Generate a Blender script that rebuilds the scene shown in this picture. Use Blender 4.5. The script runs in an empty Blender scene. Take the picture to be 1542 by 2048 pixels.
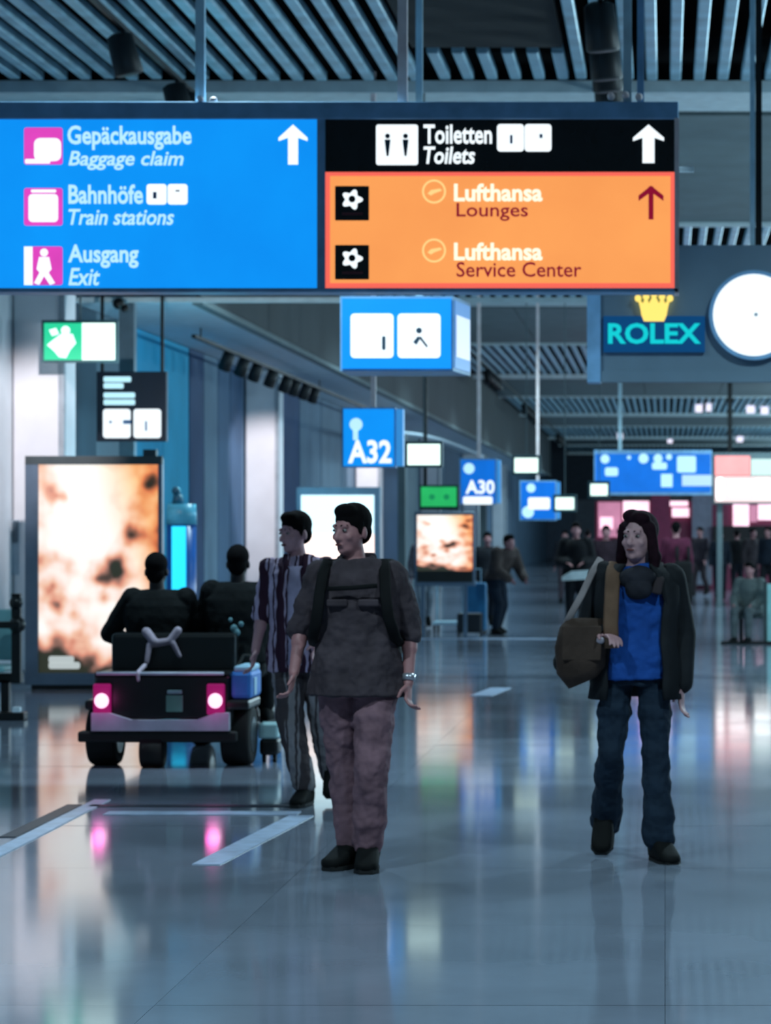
import bpy, bmesh, math, random
from mathutils import Vector, Matrix
random.seed(7)
sc = bpy.context.scene
C = sc.collection
V = Vector
F, VX, VY, EYE = 5000.0, 1330.0, 1065.0, 1.63      # focal length (px), vanishing point (px), eye height (m)

# ------------------------------------------------------------------ camera, world, lights, exposure
cd = bpy.data.cameras.new('camera')
cam = bpy.data.objects.new('camera', cd); C.objects.link(cam)
cam.location = (0, 0, EYE); cam.rotation_euler = (math.pi/2, 0, 0)
cd.sensor_fit = 'HORIZONTAL'; cd.sensor_width = 36.0
cd.lens = 36.0*F/1542.0
cd.shift_x = -(VX-771.0)/1542.0
cd.shift_y = (VY-1024.0)/1542.0
cd.clip_end = 500
cd.dof.use_dof = True; cd.dof.focus_distance = 8.0; cd.dof.aperture_fstop = 7.5
sc.camera = cam
sc.cycles.max_bounces = 6; sc.cycles.diffuse_bounces = 3; sc.cycles.glossy_bounces = 3; sc.cycles.transmission_bounces = 2
w = bpy.data.worlds.new('world'); sc.world = w; w.use_nodes = True
w.node_tree.nodes['Background'].inputs[0].default_value = (0.36, 0.62, 0.74, 1)
w.node_tree.nodes['Background'].inputs[1].default_value = 0.13
sc.view_settings.view_transform = 'Standard'; sc.view_settings.look = 'None'
sc.view_settings.exposure = 0.0; sc.view_settings.gamma = 1.0; sc.view_settings.use_curve_mapping = False

def lamp(name, kind, loc, power, color, target=None, **kw):
    d = bpy.data.lights.new(name, kind); d.energy = power; d.color = color
    for k, v in kw.items(): setattr(d, k, v)
    o = bpy.data.objects.new(name, d); C.objects.link(o); o.location = loc
    if target is not None:
        o.rotation_euler = (V(target)-V(loc)).to_track_quat('-Z', 'Y').to_euler()
    return o
# rows of hall downlights set between the ceiling beams
COOL = (0.62, 0.90, 1.0)
for y in (8, 17, 30, 42, 53, 65, 77, 88, 100, 112):
    for x in (-3.2, 2.4):
        lamp('hall_downlight', 'SPOT', (x, y, 6.05), 900, COOL, (x, y, 0), spot_size=2.3, spot_blend=0.8, shadow_soft_size=0.15)

# row of added fill lights, out of view along the right-hand side
for y in (22, 30, 40, 52, 64, 78, 92, 108, 124):
    lamp('aisle_fill', 'POINT', (8.0, y, 3.5), 900, COOL, shadow_soft_size=0.25)

# ------------------------------------------------------------------ helpers
def P(px, py, D): return V(((px-VX)*D/F, D, EYE-(py-VY)*D/F))
OFF = {}                                             # world offset of a parent whose children are written in world coordinates
def tag(o, label=None, cat=None, group=None, kind=None):
    for k, v in (('label', label), ('category', cat), ('group', group), ('kind', kind)):
        if v: o[k] = v
    return o
def thing(name, label, cat, loc=(0, 0, 0), rz=0.0, group=None):
    o = bpy.data.objects.new(name, None); C.objects.link(o); o.empty_display_size = 0.1
    o.location = loc; o.rotation_euler = (0, 0, rz)
    OFF[o.name] = V(loc) if rz == 0 else V((0, 0, 0))
    return tag(o, label, cat, group)
def link(name, me, mat, parent=None, smooth=False):
    o = bpy.data.objects.new(name, me); C.objects.link(o)
    if mat is not None:
        me.materials.clear(); me.materials.append(mat)
    if smooth:
        me.polygons.foreach_set('use_smooth', [True]*len(me.polygons))
    if parent is not None:
        o.parent = parent
        OFF[o.name] = OFF.get(parent.name, V((0, 0, 0)))
    return o
def obj(name, bm, mat, parent=None, smooth=False):
    if parent is not None:
        off = OFF.get(parent.name, V((0, 0, 0)))
        if off.length > 0: bmesh.ops.translate(bm, verts=bm.verts, vec=-off)
    bmesh.ops.recalc_face_normals(bm, faces=bm.faces)
    me = bpy.data.meshes.new(name); bm.to_mesh(me); bm.free()
    return link(name, me, mat, parent, smooth)
def box(bm, x0, x1, y0, y1, z0, z1, bev=0.0):
    r = bmesh.ops.create_cube(bm, size=1.0)
    bmesh.ops.scale(bm, vec=(abs(x1-x0), abs(y1-y0), abs(z1-z0)), verts=r['verts'])
    bmesh.ops.translate(bm, vec=((x0+x1)/2, (y0+y1)/2, (z0+z1)/2), verts=r['verts'])
    if bev > 0:
        es = list({e for v in r['verts'] for e in v.link_edges})
        bmesh.ops.bevel(bm, geom=es, offset=bev, segments=2, affect='EDGES', profile=0.5)
    return bm
def B(*a, **k): return box(bmesh.new(), *a, **k)
def rect(px0, py0, px1, py1, D, depth=0.02, bev=0.0, bm=None):
    a, b = P(px0, py1, D), P(px1, py0, D)
    return box(bm or bmesh.new(), a.x, b.x, D, D+depth, a.z, b.z, bev)
def basis(d):
    d = d.normalized(); u = V((0, 0, 1)) if abs(d.z) < 0.95 else V((0, 1, 0))
    a = d.cross(u).normalized(); return a, d.cross(a).normalized()
def loft(bm, rings, n=14, cap=True):
    """rings: (center, semi-axis vector a, semi-axis vector b)"""
    L = []
    for c, a, b in rings:
        L.append([bm.verts.new(V(c)+V(a)*math.cos(2*math.pi*i/n)+V(b)*math.sin(2*math.pi*i/n)) for i in range(n)])
    for q in range(len(L)-1):
        for i in range(n):
            j = (i+1) % n
            bm.faces.new((L[q][i], L[q][j], L[q+1][j], L[q+1][i]))
    if cap:
        bm.faces.new(L[0][::-1]); bm.faces.new(L[-1])
    return bm
def tube(bm, p0, p1, r0, r1=None, n=10):
    p0, p1 = V(p0), V(p1); r1 = r0 if r1 is None else r1
    a, b = basis(p1-p0)
    return loft(bm, [(p0, a*r0, b*r0), (p1, a*r1, b*r1)], n)
def capsule(bm, p0, p1, r0, r1=None, n=12, flat=1.0, side=None):
    p0, p1 = V(p0), V(p1); r1 = r0 if r1 is None else r1
    d = (p1-p0).normalized(); a, b = basis(d)
    if side is not None:
        a = (V(side)-d*V(side).dot(d)).normalized(); b = d.cross(a)
    R = []
    for t in (-80, -55, -25): R.append((p0+d*r0*math.sin(math.radians(t)), a*r0*math.cos(math.radians(t)), b*flat*r0*math.cos(math.radians(t))))
    for t in (0, .33, .67, 1): r = r0+(r1-r0)*t; R.append((p0.lerp(p1, t), a*r, b*flat*r))
    for t in (25, 55, 80): R.append((p1+d*r1*math.sin(math.radians(t)), a*r1*math.cos(math.radians(t)), b*flat*r1*math.cos(math.radians(t))))
    return loft(bm, R, n)
def ball(bm, c, r, seg=14, M=None):
    r = (r, r, r) if not hasattr(r, '__len__') else r
    q = bmesh.ops.create_uvsphere(bm, u_segments=seg, v_segments=max(6, seg//2+1), radius=1.0)
    bmesh.ops.scale(bm, vec=r, verts=q['verts'])
    bmesh.ops.translate(bm, vec=c, verts=q['verts'])
    if M is not None: bmesh.ops.transform(bm, matrix=M, verts=q['verts'])
    return bm
def prism(bm, pts, y0, y1):
    """pts: (x, z) outline extruded from y0 to y1"""
    a = [bm.verts.new((x, y0, z)) for x, z in pts]; b = [bm.verts.new((x, y1, z)) for x, z in pts]
    bm.faces.new(a); bm.faces.new(b[::-1]); n = len(pts)
    for i in range(n): bm.faces.new((a[i], b[i], b[(i+1) % n], a[(i+1) % n]))
    return bm
def poly(pxs, D, depth=0.004, bm=None):
    return prism(bm or bmesh.new(), [(P(x, y, D).x, P(x, y, D).z) for x, y in pxs], D, D+depth)
def disc(px, py, r, D, depth=0.004, n=28, bm=None):
    return poly([(px+r*math.cos(2*math.pi*i/n), py+r*math.sin(2*math.pi*i/n)) for i in range(n)], D, depth, bm)
def rrect(px0, py0, px1, py1, r, D, depth=0.004, bm=None):
    pts = []
    for cx, cy, a0 in ((px1-r, py0+r, -90), (px1-r, py1-r, 0), (px0+r, py1-r, 90), (px0+r, py0+r, 180)):
        for k in range(5):
            t = math.radians(a0+k*22.5); pts.append((cx+r*math.cos(t), cy+r*math.sin(t)))
    return poly(pts, D, depth, bm)
WR = bpy.data.textures.new('wrinkles', 'CLOUDS'); WR.noise_scale = 0.085; WR.noise_depth = 2
def remesh(name, bm, voxel, mat, parent, smooth=4, wrinkle=0.0):
    bmesh.ops.recalc_face_normals(bm, faces=bm.faces)
    me = bpy.data.meshes.new('tmp'); bm.to_mesh(me); bm.free()
    t = bpy.data.objects.new('tmp', me); C.objects.link(t)
    m = t.modifiers.new('r', 'REMESH'); m.mode = 'VOXEL'; m.voxel_size = voxel
    if smooth:
        s = t.modifiers.new('s', 'SMOOTH'); s.factor = 0.5; s.iterations = smooth
    if wrinkle:
        w_ = t.modifiers.new('w', 'DISPLACE'); w_.texture = WR; w_.texture_coords = 'LOCAL'; w_.strength = wrinkle*2; w_.mid_level = 0.45
    dg = bpy.context.evaluated_depsgraph_get()
    out = bpy.data.meshes.new_from_object(t.evaluated_get(dg))
    bpy.data.objects.remove(t); bpy.data.meshes.remove(me)
    out.name = name
    return link(name, out, mat, parent, True)
TXT = {}
def text(name, s, px0, py0, px1, py1, D, mat, parent, shear=0.0, bold=0.0):
    key = (s, shear, bold)
    if key not in TXT:
        c = bpy.data.curves.new('t', 'FONT'); c.body = s; c.shear = shear; c.offset = bold; c.extrude = 0.02; c.resolution_u = 3
        t = bpy.data.objects.new('t', c); C.objects.link(t)
        m = bpy.data.meshes.new_from_object(t.evaluated_get(bpy.context.evaluated_depsgraph_get()))
        bpy.data.objects.remove(t)
        TXT[key] = ([v.co.copy() for v in m.vertices], [tuple(p.vertices) for p in m.polygons])
    vs, fs = TXT[key]
    x0 = min(v.x for v in vs); x1 = max(v.x for v in vs); y0 = min(v.y for v in vs); y1 = max(v.y for v in vs)
    a, b = P(px0, py1, D), P(px1, py0, D)
    off = OFF.get(parent.name, V((0, 0, 0)))
    nv = [V((a.x+(v.x-x0)/(x1-x0)*(b.x-a.x), D-(0.002 if v.z > 0 else 0.0), a.z+(v.y-y0)/(y1-y0)*(b.z-a.z)))-off for v in vs]
    n = len(s.split()); cuts = []
    if n > 1:
        xs = sorted(set(round(v.x, 5) for v in nv)); gaps = sorted(((q-p, (p+q)/2) for p, q in zip(xs, xs[1:])), reverse=True)
        cuts = sorted(g[1] for g in gaps[:n-1])
    for k in range(n):                                # one object for each word
        lo, hi = (cuts[k-1] if k else -1e9), (cuts[k] if k < n-1 else 1e9)
        ids = [i for i, v in enumerate(nv) if lo < v.x < hi]; mp = {i: j for j, i in enumerate(ids)}
        me = bpy.data.meshes.new(name); me.from_pydata([nv[i] for i in ids], [], [tuple(mp[i] for i in f) for f in fs if f[0] in mp]); me.update()
        link(name, me, mat, parent)

# ------------------------------------------------------------------ materials
def s2l(c): return tuple(((x/255+0.055)/1.055)**2.4 if x/255 > 0.04045 else x/255/12.92 for x in c)
MATS = {}
def mat(name, rgb, rough=0.6, metal=0.0, vary=0.15, scale=6.0, bump=0.0, spec=0.5):
    """rgb in 0..255; noise-driven colour variation"""
    if name in MATS: return MATS[name]
    m = bpy.data.materials.new(name); m.use_nodes = True; MATS[name] = m
    N, Lk = m.node_tree.nodes, m.node_tree.links; b = N['Principled BSDF']
    b.inputs['Roughness'].default_value = rough; b.inputs['Metallic'].default_value = metal
    b.inputs['Specular IOR Level'].default_value = spec
    c = s2l(rgb)
    tc = N.new('ShaderNodeTexCoord'); nz = N.new('ShaderNodeTexNoise'); nz.inputs['Scale'].default_value = scale; nz.inputs['Detail'].default_value = 4
    rp = N.new('ShaderNodeValToRGB')
    rp.color_ramp.elements[0].position = 0.3; rp.color_ramp.elements[1].position = 0.7
    rp.color_ramp.elements[0].color = (*[x*(1-vary) for x in c], 1); rp.color_ramp.elements[1].color = (*[min(1, x*(1+vary)) for x in c], 1)
    Lk.new(tc.outputs['Object'], nz.inputs['Vector']); Lk.new(nz.outputs['Fac'], rp.inputs['Fac']); Lk.new(rp.outputs['Color'], b.inputs['Base Color'])
    if bump:
        bp = N.new('ShaderNodeBump'); bp.inputs['Strength'].default_value = bump; bp.inputs['Distance'].default_value = 0.02
        Lk.new(nz.outputs['Fac'], bp.inputs['Height']); Lk.new(bp.outputs['Normal'], b.inputs['Normal'])
    return m
def glow(name, rgb, k=1.0, vary=0.0, scale=3.0):
    """a lit panel: emission in the panel's own colour"""
    if name in MATS: return MATS[name]
    m = mat(name, rgb, 0.4, vary=vary, scale=scale); b = m.node_tree.nodes['Principled BSDF']
    r = [n for n in m.node_tree.nodes if n.type == 'VALTORGB'][0]
    m.node_tree.links.new(r.outputs['Color'], b.inputs['Emission Color'])
    b.inputs['Emission Strength'].default_value = k
    dk = m.node_tree.nodes.new('ShaderNodeRGB'); dk.outputs[0].default_value = (*[x*0.25 for x in s2l(rgb)], 1)
    m.node_tree.links.new(dk.outputs[0], b.inputs['Base Color'])
    return m

M_white = glow('lit_white', (240, 250, 255), 1.15)
M_letter = glow('lit_lettering', (190, 240, 255), 1.0)
M_blue = glow('lit_blue_acrylic', (12, 150, 255), 0.95, 0.08, 1.5)
M_bluegate = glow('lit_gate_blue', (8, 120, 235), 0.75, 0.15, 2.0)
M_orange = glow('lit_orange_acrylic', (255, 160, 88), 1.0, 0.07, 1.5)
M_coral = glow('lit_coral_edge', (255, 108, 92), 0.95)
M_black = mat('black_acrylic', (26, 32, 38), 0.25)
M_dred = glow('dark_red_print', (150, 14, 52), 0.8)
M_mag = glow('lit_magenta', (225, 70, 190), 1.0, 0.1)
M_cream = glow('lit_cream', (255, 252, 225), 1.1)
M_pale = glow('lit_pale_yellow', (255, 215, 140), 1.0)
M_frame = mat('sign_frame_metal', (128, 175, 215), 0.45, 0.0)
M_post = mat('post_grey', (185, 215, 228), 0.45, 0.0)
M_postw = mat('post_white', (250, 225, 225), 0.5)
M_slat = mat('ceiling_slat_metal', (165, 205, 222), 0.4, 0.3, vary=0.25, scale=3)
M_plenum = mat('dark_plenum', (16, 20, 24), 0.9)
M_beam = mat('beam_paint', (200, 216, 220), 0.5, vary=0.1)
M_panel = mat('ceiling_panel_grey', (96, 112, 116), 0.7, vary=0.12, scale=2)
M_blackmetal = mat('black_metal', (10, 12, 14), 0.4, 0.2)
M_clockp = mat('clock_panel_grey', (105, 128, 145), 0.6, vary=0.1, scale=2)
M_dark = mat('dark_rubber', (14, 15, 17), 0.7)
# ------------------------------------------------------------------ the setting
# floor: polished slabs laid in a grid near the viewer, plain terrazzo beyond
def floor_mat():
    m = mat('polished_terrazzo', (122, 131, 147), 0.10, vary=0.16, scale=1.3)
    N, Lk = m.node_tree.nodes, m.node_tree.links; b = N['Principled BSDF']
    b.inputs['IOR'].default_value = 1.6
    tc = N.new('ShaderNodeTexCoord')
    nz = N.new('ShaderNodeTexNoise'); nz.inputs['Scale'].default_value = 1.1; nz.inputs['Detail'].default_value = 5
    mp = N.new('ShaderNodeMapRange'); mp.inputs['To Min'].default_value = 0.05; mp.inputs['To Max'].default_value = 0.13
    Lk.new(tc.outputs['Object'], nz.inputs['Vector']); Lk.new(nz.outputs['Fac'], mp.inputs['Value']); Lk.new(mp.outputs['Result'], b.inputs['Roughness'])
    return m
M_floor = floor_mat()
M_joint = mat('floor_joint', (70, 78, 92), 0.5)
floor = tag(obj('floor', B(-12, 14, -6, 160, -0.2, -0.004), M_floor), kind='structure')
S = 1.76
me_slab = bpy.data.meshes.new('floor_slab')
bm = B(-S/2+0.001, S/2-0.001, -S/2+0.001, S/2-0.001, -0.003, 0.0, 0.0); bm.to_mesh(me_slab); bm.free()
for r in range(21):
    for c in range(9):
        o = link('floor_slab', me_slab, M_floor if c == 0 and r == 0 else None, floor)
        o.location = (-8.8+c*S+S/2, 5.1+r*S+S/2, 0)
        o.rotation_euler = (random.uniform(-1, 1)*0.0006, random.uniform(-1, 1)*0.0004, 0)
# painted lines on the floor (a parking bay for carts)
M_line = mat('floor_tape_white', (178, 195, 222), 0.35, vary=0.2, scale=9)
M_lined = mat('floor_tape_dark', (40, 46, 58), 0.4)
def G(px, py):
    D = F*EYE/(py-VY); return V(((px-VX)*D/F, D, 0))
def strip(name, a, b, wd, m, label, z=0.0045):
    a, b = G(*a), G(*b); d = (b-a).normalized(); s = V((-d.y, d.x, 0))*wd/2
    bm = bmesh.new(); lo = [bm.verts.new(p+V((0, 0, 0.0008))) for p in (a-s, b-s, b+s, a+s)]; hi = [bm.verts.new(p+V((0, 0, z))) for p in (a-s, b-s, b+s, a+s)]
    bm.faces.new(lo[::-1]); bm.faces.new(hi)
    for i in range(4): bm.faces.new((lo[i], lo[(i+1) % 4], hi[(i+1) % 4], hi[i]))
    return tag(obj(name, bm, m), label, 'floor marking')
strip('floor_line', (-120, 1765), (205, 1600), 0.10, M_line, 'pale floor line running along the hall beside the cart bay, nearest the bench')
strip('floor_stripe', (15, 1675), (150, 1610), 0.09, M_lined, 'dark stripe on the floor alongside the pale line beside the cart bay')
strip('floor_line', (212, 1627), (598, 1627), 0.17, M_line, 'pale line across the floor behind the cart')
strip('floor_stripe', (180, 1612), (598, 1612), 0.10, M_lined, 'dark stripe across the floor just behind the cart')
strip('floor_line', (412, 1730), (603, 1632), 0.14, M_line, 'short pale diagonal line on the floor at the feet of the two walking men')
strip('floor_line', (962, 1392), (1002, 1376), 0.22, M_line, 'small pale dash on the floor in the middle of the hall')
strip('floor_line', (836, 1278), (1120, 1278), 0.30, M_line, 'thin pale line across the floor by the far luggage')

# ceiling: beams across, grey panels and slats between them
ZC = EYE+4.5
ceiling = tag(obj('ceiling', B(-12, 14, -6, 160, 7.4, 7.5), M_plenum), kind='structure')
BEAMS = [1.8, 25.0, 48.2, 71.4, 94.6, 117.8, 141.0]
for y in BEAMS:
    xl = -9.0 if y < 29 else -5.5
    bm = B(xl, 12, y, y+0.25, ZC-0.10, ZC+0.02)
    obj('beam', bm, M_beam, ceiling)
    obj('beam_web', B(xl, 12, y+0.26, y+0.6, ZC-0.02, ZC+0.5), M_plenum, ceiling)
    obj('light_strip', B(-7.0 if y < 29 else -5.5, 12, y+0.65, y+1.9, ZC+0.03, ZC+0.10), M_beam, ceiling)
for y in BEAMS[:-1]:
    k = 0
    x = -5.45
    while x < 11.5:                                  # panels of the flat half of each bay
        obj('ceiling_panel', B(x+0.01, x+2.39, y+2.1, y+11.4, ZC+0.02, ZC+0.06), M_panel, ceiling); x += 2.4
    obj('panel_edge', B(-5.5, 12, y+11.42, y+11.6, ZC-0.03, ZC+0.06), M_beam, ceiling)
obj('ceiling_panel', B(-7.03, -5.46, 27.1, 29.58, ZC+0.02, ZC+0.06), M_panel, ceiling)
me_slat = bpy.data.meshes.new('slat')
bm = bmesh.new()
prism(bm, [(-0.055, 0.0), (-0.042, -0.012), (0.042, -0.012), (0.055, 0.0), (0.055, 0.075), (-0.055, 0.075)], -5.7, 5.7)
bmesh.ops.recalc_face_normals(bm, faces=bm.faces); bm.to_mesh(me_slat); bm.free()
me_slat.materials.append(M_slat)
for q, y in enumerate(BEAMS[:-1]):
    x = -5.3 if q else -5.3-0.235*14
    while x < 5.8:
        if not (q == 0 and -2.25 < x < -0.85):
            o = link('slat', me_slat, None, ceiling); o.location = (x, y+17.4, ZC+0.02+random.uniform(-0.012, 0.012))
        x += 0.235
bay = BEAMS[0]
for i in range(6):                                   # slats cut short behind a dark service hatch in the nearest bay
    o = link('slat', me_slat, None, ceiling); o.location = (-2.19+i*0.235, bay+17.4+5.0, ZC+0.02); o.scale.y = 0.12
obj('service_hatch', B(-2.35, -0.95, 16.0, 23.2, ZC+0.0, ZC+0.10), M_plenum, ceiling)
# thin pipe across the hall
obj('cross_rail', B(-7.0, 6.0, 29.45, 29.55, 4.345, 4.40), M_beam, ceiling)

# left side: wall panels, columns, lowered soffit
XL = -7.05
M_wallb = mat('wall_blue_grey', (105, 132, 158), 0.5, vary=0.12, scale=1.5)
wall = tag(obj('wall_left', B(XL-0.35, XL-0.03, -6, 150, 0, 7.4), M_wallb), kind='structure')
segs = [(14, 20, (120, 140, 155)), (20, 27.0, (215, 222, 228)), (27.6, 29.2, (66, 82, 96)), (29.2, 31.0, (62, 84, 98)), (31.0, 33.1, (104, 124, 136)), (33.15, 35.1, (40, 165, 208)), (35.15, 37.0, (46, 172, 212)),
        (37.1, 38.2, (64, 88, 122)), (38.25, 39.4, (112, 138, 158)), (39.45, 40.5, (84, 112, 140)), (40.55, 41.7, (72, 98, 128)), (42.7, 48.2, (56, 82, 118)), (48.3, 51.2, (108, 132, 152)),
        (51.3, 54.4, (112, 134, 152)), (54.5, 56.6, (105, 128, 148)), (57.7, 61.5, (60, 82, 112)), (61.6, 66.2, (62, 84, 110)), (66.3, 71.5, (120, 145, 155)), (72.7, 80, (80, 105, 125)), (80.1, 86.5, (70, 92, 115)),
        (87.7, 101, (75, 100, 125)), (102.7, 116, (85, 105, 125))]
for i, (a, b, c) in enumerate(segs):
    obj('wall_panel', B(XL-0.03, XL, a, b, 0.08, 4.36), mat('wall_panel_%02d' % i, c, 0.7, vary=0.1, scale=1.2, spec=0.15), wall)
M_col = mat('column_plaster', (218, 222, 228), 0.7, vary=0.06, scale=2)
M_colcap = mat('column_joint', (150, 162, 172), 0.6)
for i, y in enumerate((12, 27, 42, 57, 72, 87, 102)):
    c = tag(obj('trim_%d' % (i+1), B(XL, XL+0.55, y, y+0.6, 0.12, 4.36, 0.03), M_col), kind='structure')
    obj('plinth', B(XL, XL+0.57, y-0.01, y+0.61, 0, 0.12), M_colcap, c)
    obj('edge_strip', B(XL+0.5, XL+0.565, y-0.012, y+0.06, 0.13, 4.3), M_colcap, c)
M_soff = mat('soffit_pale', (190, 208, 220), 0.6, vary=0.08)
M_fascia = mat('fascia_grey', (62, 70, 74), 0.7, vary=0.12, scale=1, spec=0.2)
tag(obj('trim_8', B(XL, -5.5, 29.6, 120, 4.37, 4.42), M_soff), kind='structure')
fa = tag(obj('trim_9', B(-5.56, -5.5, 29.6, 120, 4.40, 7.4), M_fascia), kind='structure')
obj('fascia_lip', B(-5.60, -5.47, 29.6, 120, 4.33, 4.40), M_panel, fa)
# right side wall and far end, mostly out of view
M_wallr = mat('wall_right_grey', (100, 118, 138), 0.5, vary=0.1)
wr = tag(obj('wall_right', B(11.5, 11.8, -6, 150, 0, 7.4), M_wallr), kind='structure')
for i in range(14): obj('wall_panel', B(11.46, 11.5, 2+i*10, 11.9+i*10, 0.1, 4.2), M_wallb, wr)
M_end = mat('end_wall_dark', (46, 58, 74), 0.7, vary=0.2)
we = tag(obj('wall_back', B(-12, 14, 150, 150.4, 0, 7.4), M_end), kind='structure')
for i in range(12): obj('wall_panel', B(-9+i*1.8, -7.25+i*1.8, 149.9, 150, 0.1, 3.6), mat('end_panel_%d' % (i % 3), ((70, 92, 120), (58, 76, 100), (84, 96, 112))[i % 3], 0.5), we)

# spotlight tracks
M_track = mat('track_black', (18, 20, 22), 0.5)
def spot_can(parent, p, tilt=(0.25, 0.1, -1.0), s=1.0):
    d = V(tilt).normalized(); p = V(p)
    bm = bmesh.new(); tube(bm, p, p-V((0, 0, 0.10*s)), 0.018*s, None, 8)
    obj('bracket', bm, M_track, parent)
    bm = bmesh.new(); q = p-V((0, 0, 0.14*s)); a, b = basis(d)
    loft(bm, [(q-d*0.12*s, a*0.05*s, b*0.05*s), (q-d*0.10*s, a*0.085*s, b*0.085*s), (q+d*0.14*s, a*0.095*s, b*0.095*s), (q+d*0.15*s, a*0.08*s, b*0.08*s)], 12)
    obj('spotlight_head', bm, M_track, parent, True)
t1 = thing('spotlight_track', 'long black ceiling track carrying black spotlights above the middle of the hall', 'track light', (-4.7, 18, ZC-0.12))
obj('rail', B(-4.72, -4.68, 18, 120, ZC-0.14, ZC-0.10), M_track, t1)
for y in (21.7, 24.1, 24.6, 46, 47.5, 58, 66.5, 68, 69, 70, 84, 86, 88, 91, 93, 110, 113, 116):
    spot_can(t1, (-4.7, y, ZC-0.14), s=1.35)
t2 = thing('spotlight_track', 'black track with small spotlights hanging under the pale soffit along the columns', 'track light', (-6.22, 33, 4.23))
obj('rail', B(-6.25, -6.19, 33, 56, 4.20, 4.245), M_track, t2)
for y in (33.5, 45, 56):
    obj('hanger', B(-6.23, -6.21, y-0.01, y+0.01, 4.245, 4.37), M_track, t2)
for y in (35.5, 36.8, 38, 39.5, 41, 42, 43.2, 44.3):
    spot_can(t2, (-6.22, y, 4.215), (-0.4, 0.2, -1), 1.0)
t3 = thing('spotlight_track', 'short black track with large spotlights above the clock panel', 'track light', (-0.53, 19, ZC-0.12))
obj('rail', B(-0.55, -0.51, 19, 25, ZC-0.14, ZC-0.10), M_track, t3)
for y in (20.6, 21.9, 22.5, 23.3, 23.9): spot_can(t3, (-0.53, y, ZC-0.10), (0.1, 0.1, -1), 1.5)
# wall-washing spots on the columns
for y in (27, 42, 57):
    lamp('column_wash', 'SPOT', (-5.7, y-3.2, 4.2), 650, (1.0, 0.88, 0.88), (XL+0.3, y, 2.3), spot_size=0.75, spot_blend=0.7, shadow_soft_size=0.05)

# ------------------------------------------------------------------ the large overhead sign
D = 16.4
sg = thing('overhead_sign', 'large backlit overhead sign with a blue half and a black and orange half', 'sign', P(640, 580, D))
obj('top_frame', rect(-140, 203, 1357, 238, D-0.02, 0.22, 0.008), M_frame, sg)
obj('bottom_rail', rect(-140, 576, 1357, 584, D-0.02, 0.22, 0.004), M_frame, sg)
obj('divider', rect(634, 236, 650, 580, D-0.015, 0.20), M_frame, sg)
obj('end_post', rect(1349, 236, 1358, 586, D-0.02, 0.22), M_postw, sg)
obj('end_bracket', rect(1356, 333, 1388, 343, D+0.05, 0.05), M_post, sg)
obj('back_shell', rect(-138, 238, 1350, 577, D+0.06, 0.13), M_frame, sg)
bp = obj('blue_panel', rect(-138, 238, 634, 577, D, 0.05), M_blue, sg)
kp = obj('black_panel', rect(651, 238, 1349, 344, D, 0.05), M_black, sg)
op = obj('orange_panel', rect(651, 344, 1349, 578, D, 0.05), M_coral, sg)
obj('orange_face', rect(660, 352, 1341, 566, D-0.004, 0.004), M_orange, op)
Dt = D-0.006
def arrow(cx, y0, y1, hw, sw, hh, D, m, parent, thin=False):
    if thin:
        bm = rect(cx-sw, y0, cx+sw, y1, D, 0.003)
        for s in (-1, 1): poly([(cx, y0-2), (cx+s*hw, y0+hh-4), (cx+s*hw, y0+hh+7), (cx, y0+11)], D, 0.003, bm)
    else:
        bm = poly([(cx, y0), (cx+hw, y0+hh*0.8), (cx+hw, y0+hh), (cx+sw, y0+hh*0.8), (cx+sw, y1), (cx-sw, y1), (cx-sw, y0+hh*0.8), (cx-hw, y0+hh), (cx-hw, y0+hh*0.8)], D, 0.003)
    return obj('arrow', bm, m, parent)
def picto(parent, x0, y0, x1, y1, base, D, r=5):
    return obj('pictogram', rrect(x0, y0, x1, y1, r, D, 0.004), base, parent)
for (y0, y1) in ((255, 329), (376, 451), (493, 570)):
    pc = picto(bp, 48, y0, 125, y1, M_mag, Dt); k = y0
    if k == 255: bm = rrect(68, 276, 122, 322, 12, Dt-0.003); rrect(50, 318, 100, 327, 2, Dt-0.003, 0.003, bm)
    elif k == 376: bm = rrect(57, 388, 116, 444, 8, Dt-0.003); rrect(62, 379, 112, 385, 2, Dt-0.003, 0.003, bm)
    else:
        bm = rect(48, 493, 65, 570, Dt-0.003, 0.003); disc(88, 505, 8, Dt-0.003, 0.003, 14, bm)
        poly([(78, 514), (98, 514), (103, 538), (97, 545), (110, 566), (100, 570), (88, 552), (78, 570), (68, 566), (79, 545), (73, 538)], Dt-0.003, 0.003, bm)
    obj('symbol', bm, M_white, pc)
text('lettering', 'Gepäckausgabe', 135, 251, 383, 300, Dt, M_letter, bp, 0, 0.022)
text('lettering', 'Baggage claim', 137, 302, 367, 340, Dt, M_letter, bp, 0.22, 0.016)
text('lettering', 'Bahnhöfe', 137, 369, 286, 408, Dt, M_letter, bp, 0, 0.022)
text('lettering', 'Train stations', 137, 418, 348, 450, Dt, M_letter, bp, 0.22, 0.016)
text('lettering', 'Ausgang', 136, 489, 277, 536, Dt, M_letter, bp, 0, 0.022)
text('lettering', 'Exit', 137, 536, 200, 571, Dt, M_letter, bp, 0.22, 0.016)
M_ink = mat('grey_blue_ink', (90, 140, 190), 0.6)
M_inkd = mat('dark_ink', (40, 70, 90), 0.6)
for x in (293, 335):
    pc = picto(bp, x, 368, x+40, 409, M_white, Dt, 6)
    bm = rect(x+13, 384, x+20, 397, Dt-0.003, 0.003) if x == 293 else rect(x+16, 380, x+24, 383, Dt-0.003, 0.003)
    obj('symbol', bm, M_ink, pc)
arrow(586, 249, 329, 29, 10, 33, Dt, M_white, bp)
arrow(1297, 249, 326, 31, 12, 33, Dt, M_white, kp)
arrow(1302, 373, 439, 25, 5, 22, Dt, M_dred, op, True)
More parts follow.
